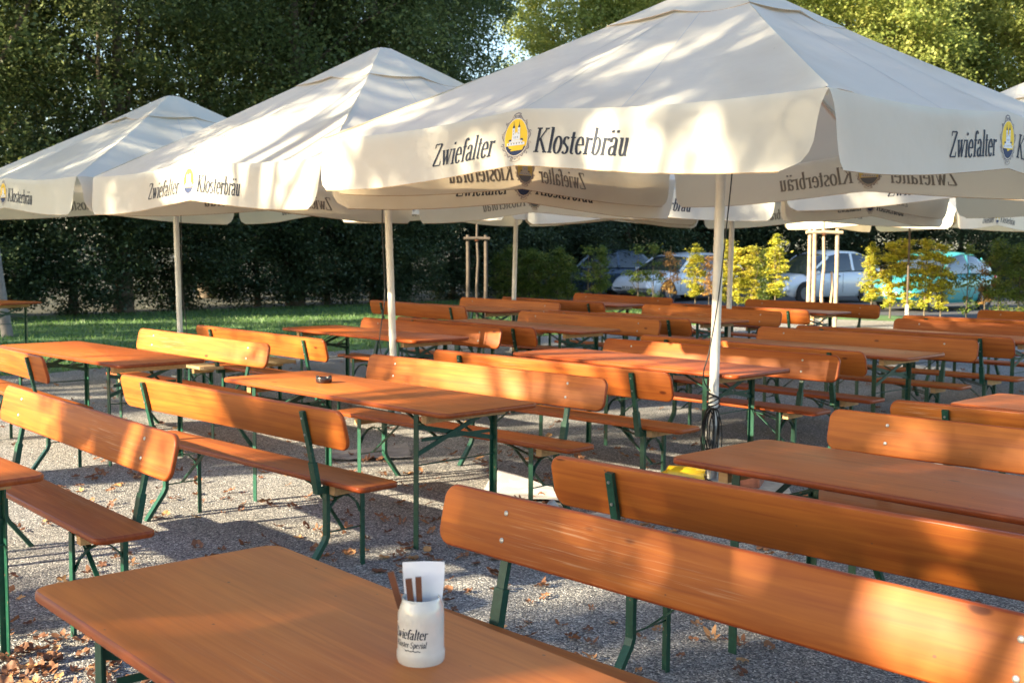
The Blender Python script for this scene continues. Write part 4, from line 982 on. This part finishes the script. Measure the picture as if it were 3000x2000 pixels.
mb = MB(); mb.tube([(.115, 0, .06), (.16, -.01, .045), (.21, -.02, .012), (.27, -.03, .006), (.33, .02, .006), (.36, .08, .007)], .0045, 8); mb.tube([(-.145, 0, .06), (-.18, -.01, .05), (-.22, -.02, .01)], .008, 8); mb.build('cable', M_CABLE, yb, smooth=60)
# hanging cables
def cable(name, pts, r_, label):
    mb = MB(); mb.tube(pts, r_, 8); return tag(mb.build(name, M_CABLE, smooth=60), label, 'cable', 'black cables hanging from umbrella poles')
c1 = [(1.475, 7.86, 2.9), (1.470, 7.85, 2.25), (1.43, 7.83, 1.75), (1.385, 7.81, 1.30), (1.33, 7.79, .95), (1.295, 7.80, .80), (1.305, 7.82, .72), (1.35, 7.84, .66)]
def cat(P, n=8):
    P = [Vector(p) for p in P]; o = []
    for i in range(len(P) - 1):
        a, b, c, d = P[max(i - 1, 0)], P[i], P[i + 1], P[min(i + 2, len(P) - 1)]
        for k in range(n):
            t_ = k / n; o.append(.5 * ((2 * b) + (-a + c) * t_ + (2 * a - 5 * b + 4 * c - d) * t_ ** 2 + (-a + 3 * b - 3 * c + d) * t_ ** 3))
    return o + [P[-1]]
cable('power_cable', cat(c1), .0045, 'thin black cable running down beside the thick pole')
mb = MB(); rc = random.Random(4)
for k in range(7):
    cx_, w_, h_ = 1.352 + rc.uniform(-.02, .03), rc.uniform(.03, .065), rc.uniform(.13, .19); ph_ = rc.uniform(-.15, .15)
    mb.tube([(cx_ + w_ * math.sin(q) + ph_ * .1 * math.cos(q), 7.825 - .02 * math.cos(q * 2) - k * .004, .50 - h_ * (1 - math.cos(q)) + .05) for q in [2 * PI * i / 28 for i in range(29)]], .0042, 6)
for k in range(6):
    mb.tube([(1.380 + .043 * math.cos(q), 7.888 + .048 * math.sin(q), .56 + k * .014 + .02 * math.sin(q * 1 + k)) for q in [2 * PI * i / 20 for i in range(21)]], .0045, 6)
tag(mb.build('cable_coil', M_CABLE, smooth=60), 'knotted coil of black cable tied to the thick pole', 'cable coil')
cable('power_cable', cat([(-1.185, 10.70, 2.3), (-1.19, 10.65, 1.8), (-1.16, 10.58, 1.2), (-1.19, 10.54, .9), (-1.20, 10.52, .72), (-1.14, 10.52, .4)]), .005, 'thin black cable hanging beside the second pole')
cable('power_cable', cat([(-3.91, 13.75, 2.3), (-3.90, 13.74, 1.7), (-3.90, 13.74, 1.1), (-3.86, 13.73, .7), (-3.83, 13.72, .3)]), .005, 'thin black cable hanging beside the leftmost pole')

# newspapers
def paperm():
    m, ns, ls, b = mat('newsprint'); v, _ = objvec(ns, ls, (1, 1, 1))
    wv = N(ns, 'ShaderNodeTexWave', wave_type='BANDS', bands_direction='Y'); wv.inputs['Scale'].default_value = 32; wv.inputs['Distortion'].default_value = .0; ls.new(v, wv.inputs['Vector'])
    vo = N(ns, 'ShaderNodeTexVoronoi', feature='F1', distance='CHEBYCHEV'); vo.inputs['Scale'].default_value = 9; ls.new(v, vo.inputs['Vector']); sp_ = N(ns, 'ShaderNodeSeparateColor'); ls.new(vo.outputs['Color'], sp_.inputs[0])
    g1 = ramp(ns, [(.45, (0, 0, 0)), (.7, (1, 1, 1))]); ls.new(wv.outputs['Fac'], g1.inputs[0]); g2 = ramp(ns, [(.35, (0, 0, 0)), (.4, (.55, .55, .55))]); ls.new(sp_.outputs[0], g2.inputs[0])
    mu = N(ns, 'ShaderNodeMath', operation='MULTIPLY'); ls.new(g1.outputs[0], mu.inputs[0]); ls.new(g2.outputs[0], mu.inputs[1])
    mx_ = N(ns, 'ShaderNodeMix', data_type='RGBA'); mx_.inputs[6].default_value = (.44, .43, .42, 1); mx_.inputs[7].default_value = (.16, .14, .14, 1); ls.new(mu.outputs[0], mx_.inputs[0]); ls.new(mx_.outputs[2], b.inputs['Base Color']); b.inputs['Roughness'].default_value = .9
    return m
M_NEWS = paperm()
def newspaper(x, y, rz, w_, h_, seed, label, curl=.05, fold=0):
    rng = random.Random(seed); mb = MB(); n = 22; a_, b_, c_ = [rng.uniform(0, 6) for _ in range(3)]
    for j in range(n + 1):
        for i in range(n + 1):
            u_, v_ = i / n - .5, j / n - .5
            z = .008 + .012 * abs(math.sin(5 * u_ + a_)) + .010 * abs(math.sin(6 * v_ + b_ + 3 * u_)) + curl * max(0, (u_ + v_) - .35) * 3
            if fold: z += fold * math.exp(-((u_ + .30) / .10) ** 2) * (1 + .2 * math.sin(4 * v_ + c_))
            mb.v.append((u_ * w_, v_ * h_, z))
    for j in range(n):
        for i in range(n): a = j * (n + 1) + i; mb.f.append((a, a + 1, a + n + 2, a + n + 1)); mb.m.append(0)
    o = mb.build('newspaper', M_NEWS, smooth=40, loc=(x, y, 0)); o.rotation_euler = (0, 0, rz); return tag(o, label, 'newspaper', 'newspapers lying on the gravel')
newspaper(.13, 7.55, R(70), .42, .62, 1, 'flat grey newspaper on the gravel behind the nearer crumpled one')
newspaper(.36, 6.70, R(-12), .50, .34, 2, 'crumpled newspaper with a raised white fold in the sun', .03, .08)
newspaper(-1.10, 8.92, R(10), .62, .42, 3, 'grey newspaper sheet on the gravel under the ashtray table', .02).data.materials[0] = plain('dull_grey_paper', (.20, .19, .19), .9, noise=.25, nscale=14)  # even grey, darker than the other newspapers

# fallen leaves
def leaf_variant(seed):
    rng = random.Random(seed); n = 5; pts = []
    L_ = []
    for i in range(40):
        a = 2 * PI * i / 40; lob = abs(math.cos(2.5 * (a - PI / 2))) ** 1.3; r_ = .32 + .68 * lob * (.75 + .25 * math.sin(a)) + rng.uniform(-.05, .05)
        if seed % 3 == 0: r_ = .55 + .35 * abs(math.sin(a)) + rng.uniform(-.04, .04)
        L_.append((r_ * math.cos(a), r_ * math.sin(a)))
    ca_, cb_ = rng.uniform(.15, .55), rng.uniform(-.15, .35); tw = rng.uniform(-.5, .5)
    V_ = [(0, 0, 0)]
    for k in (.35, .7, 1.0):
        for x, y in L_: V_.append((x * k, y * k, ca_ * (x * k) ** 2 + cb_ * (y * k) ** 2 + tw * x * y * k * k + (.10 * math.sin(5 * math.atan2(y, x) + seed) * k * k)))
    F_ = [(0, 1 + i, 1 + (i + 1) % 40) for i in range(40)] + [(1 + r_ * 40 + i, 1 + (r_ + 1) * 40 + i, 1 + (r_ + 1) * 40 + (i + 1) % 40, 1 + r_ * 40 + (i + 1) % 40) for r_ in range(2) for i in range(40)]
    st = [(0, -.2, .02), (.03, -1.0, .05), (.08, -1.35, .12)]
    return V_, F_
LV = [leaf_variant(i) for i in range(7)]
lm = []
for i, (V_, F_) in enumerate(LV):
    for t_ in (.12, .45, .9):
        me = bpy.data.meshes.new('fallen_leaf'); me.from_pydata(V_, [], F_); me.materials.append(L_FALLEN); a_ = me.attributes.new('tint', 'FLOAT', 'FACE'); a_.data.foreach_set('value', [min(1, max(0, t_ + random.uniform(-.1, .1)))] * len(me.polygons)); me.polygons.foreach_set('use_smooth', [True] * len(me.polygons)); lm.append(me)
rl = random.Random(12)
def vis(x, y): return abs(x) < y * .46 + .1
nl = 0; taken = []
CL = [(-2.3, 4.3, .45), (-1.9, 3.9, .3), (-.9, 5.0, .5), (-.2, 6.4, .6), (-.8, 5.9, .5), (.6, 7.0, .5), (-2.4, 7.5, .7), (-1.6, 7.9, .6), (-.3, 8.3, .7), (.9, 8.4, .5), (.2, 5.2, .5), (.9, 4.4, .6)]
while nl < 200:
    if rl.random() < .5: cx_, cy_, s_ = rl.choice(CL); x, y = rl.gauss(cx_, s_), rl.gauss(cy_, s_)
    else: y = 2.6 + 9 * rl.random() ** 1.2; x = rl.uniform(-1, 1) * (y * .45)
    if not vis(x, y) or y < 2.3: continue
    o = bpy.data.objects.new('fallen_leaf', rl.choice(lm)); COL.objects.link(o); s_ = rl.uniform(.026, .052)
    o.location = (x, y, .006); o.scale = (s_, s_, s_ * rl.uniform(.6, 1.2)); o.rotation_euler = (rl.uniform(-.35, .35), rl.uniform(-.35, .35), rl.uniform(0, 6.28))
    if rl.random() < .15: o.rotation_euler[0] += PI; o.location[2] = .02
    tag(o, 'curled brown fallen leaf lying on the gravel', 'leaf', 'fallen leaves on the gravel'); nl += 1
def litter():
    rng = np.random.default_rng(8); V_ = []; T_ = []
    P_ = []
    for i in range(1300):
        if i < 380: x, y = rl.gauss(-2.15, .38), rl.gauss(4.1, .30)
        elif i < 850: cx_, cy_, s_ = rl.choice(CL); x, y = rl.gauss(cx_, s_ * 1.3), rl.gauss(cy_, s_ * 1.3)
        else: y = 4 + 15 * rl.random(); x = rl.uniform(-1, 1) * (y * .5); 
        if y > x + 20.3: continue
        P_.append((x, y))
    for x, y in P_:
        v_, f_ = LV[rl.randrange(7)]; s_ = rl.uniform(.022, .05); a = rl.uniform(0, 6.28); c_, d_ = math.cos(a), math.sin(a); ti = rl.betavariate(1.6, 2.4); tx, ty = rl.uniform(-.5, .5), rl.uniform(-.5, .5)
        W_ = [(x + s_ * (p[0] * c_ - p[1] * d_), y + s_ * (p[0] * d_ + p[1] * c_), .006 + s_ * (p[2] + tx * p[0] + ty * p[1] + .2)) for p in v_]
        for q in f_:
            if len(q) == 3: q = (q[0], q[1], q[2], q[2])
            if len(set(q)) == 3: continue
            V_ += [W_[k] for k in q]; T_.append(ti)
    return npmesh('leaf_litter', np.array(V_), 4, np.array(T_), L_FALLEN)
o = bpy.data.objects.new('leaf_litter', litter()); COL.objects.link(o); tag(o, 'scattered brown leaf litter and crumbs over the gravel', 'leaf litter', kind='stuff')
# loose stones standing proud of the gravel near the viewer
def stones():
    rng = np.random.default_rng(2); n = 42000; y = 1.9 + 8.5 * rng.random(n) ** 1.3; x = rng.uniform(-1, 1, n) * (y * .47 + .1); s = rng.uniform(.0025, .0058, n)
    base = np.array([(1, 0, 0), (0, 1, 0), (-1, 0, 0), (0, -1, 0), (0, 0, .8), (0, 0, -.5)]); fc = np.array([(0, 1, 4), (1, 2, 4), (2, 3, 4), (3, 0, 4)])
    a = rng.uniform(0, 6.28, n); jit = rng.uniform(.6, 1.3, (n, 6, 3)); p = base[None] * jit * s[:, None, None]
    px = p[..., 0] * np.cos(a)[:, None] - p[..., 1] * np.sin(a)[:, None]; py = p[..., 0] * np.sin(a)[:, None] + p[..., 1] * np.cos(a)[:, None]
    q = np.stack([px + x[:, None], py + y[:, None], p[..., 2] + .001], 2)[:, fc].reshape(-1, 3)
    return npmesh('gravel_stones', q, 3, np.repeat(rng.random(n), 4), M_STONES)
m_, ns_, ls_, b_ = mat('stone_chips'); at2 = N(ns_, 'ShaderNodeAttribute'); at2.attribute_name = 'tint'; rr_ = ramp(ns_, [(0, (.055, .055, .065)), (.5, (.20, .20, .20)), (.85, (.37, .365, .355)), (1, (.64, .63, .61))]); ls_.new(at2.outputs['Fac'], rr_.inputs[0]); ls_.new(rr_.outputs[0], b_.inputs['Base Color']); b_.inputs['Roughness'].default_value = .8
M_STONES = m_
o = bpy.data.objects.new('gravel_stones', stones()); COL.objects.link(o); tag(o, 'loose grey and white gravel chips', 'gravel', kind='stuff')

# prototypes that were never placed are removed
for o in list(bpy.data.objects):
    if o.parent is None and o.type == 'EMPTY' and o.get('category') is None:
        for c in list(o.children_recursive): bpy.data.objects.remove(c)
        bpy.data.objects.remove(o)
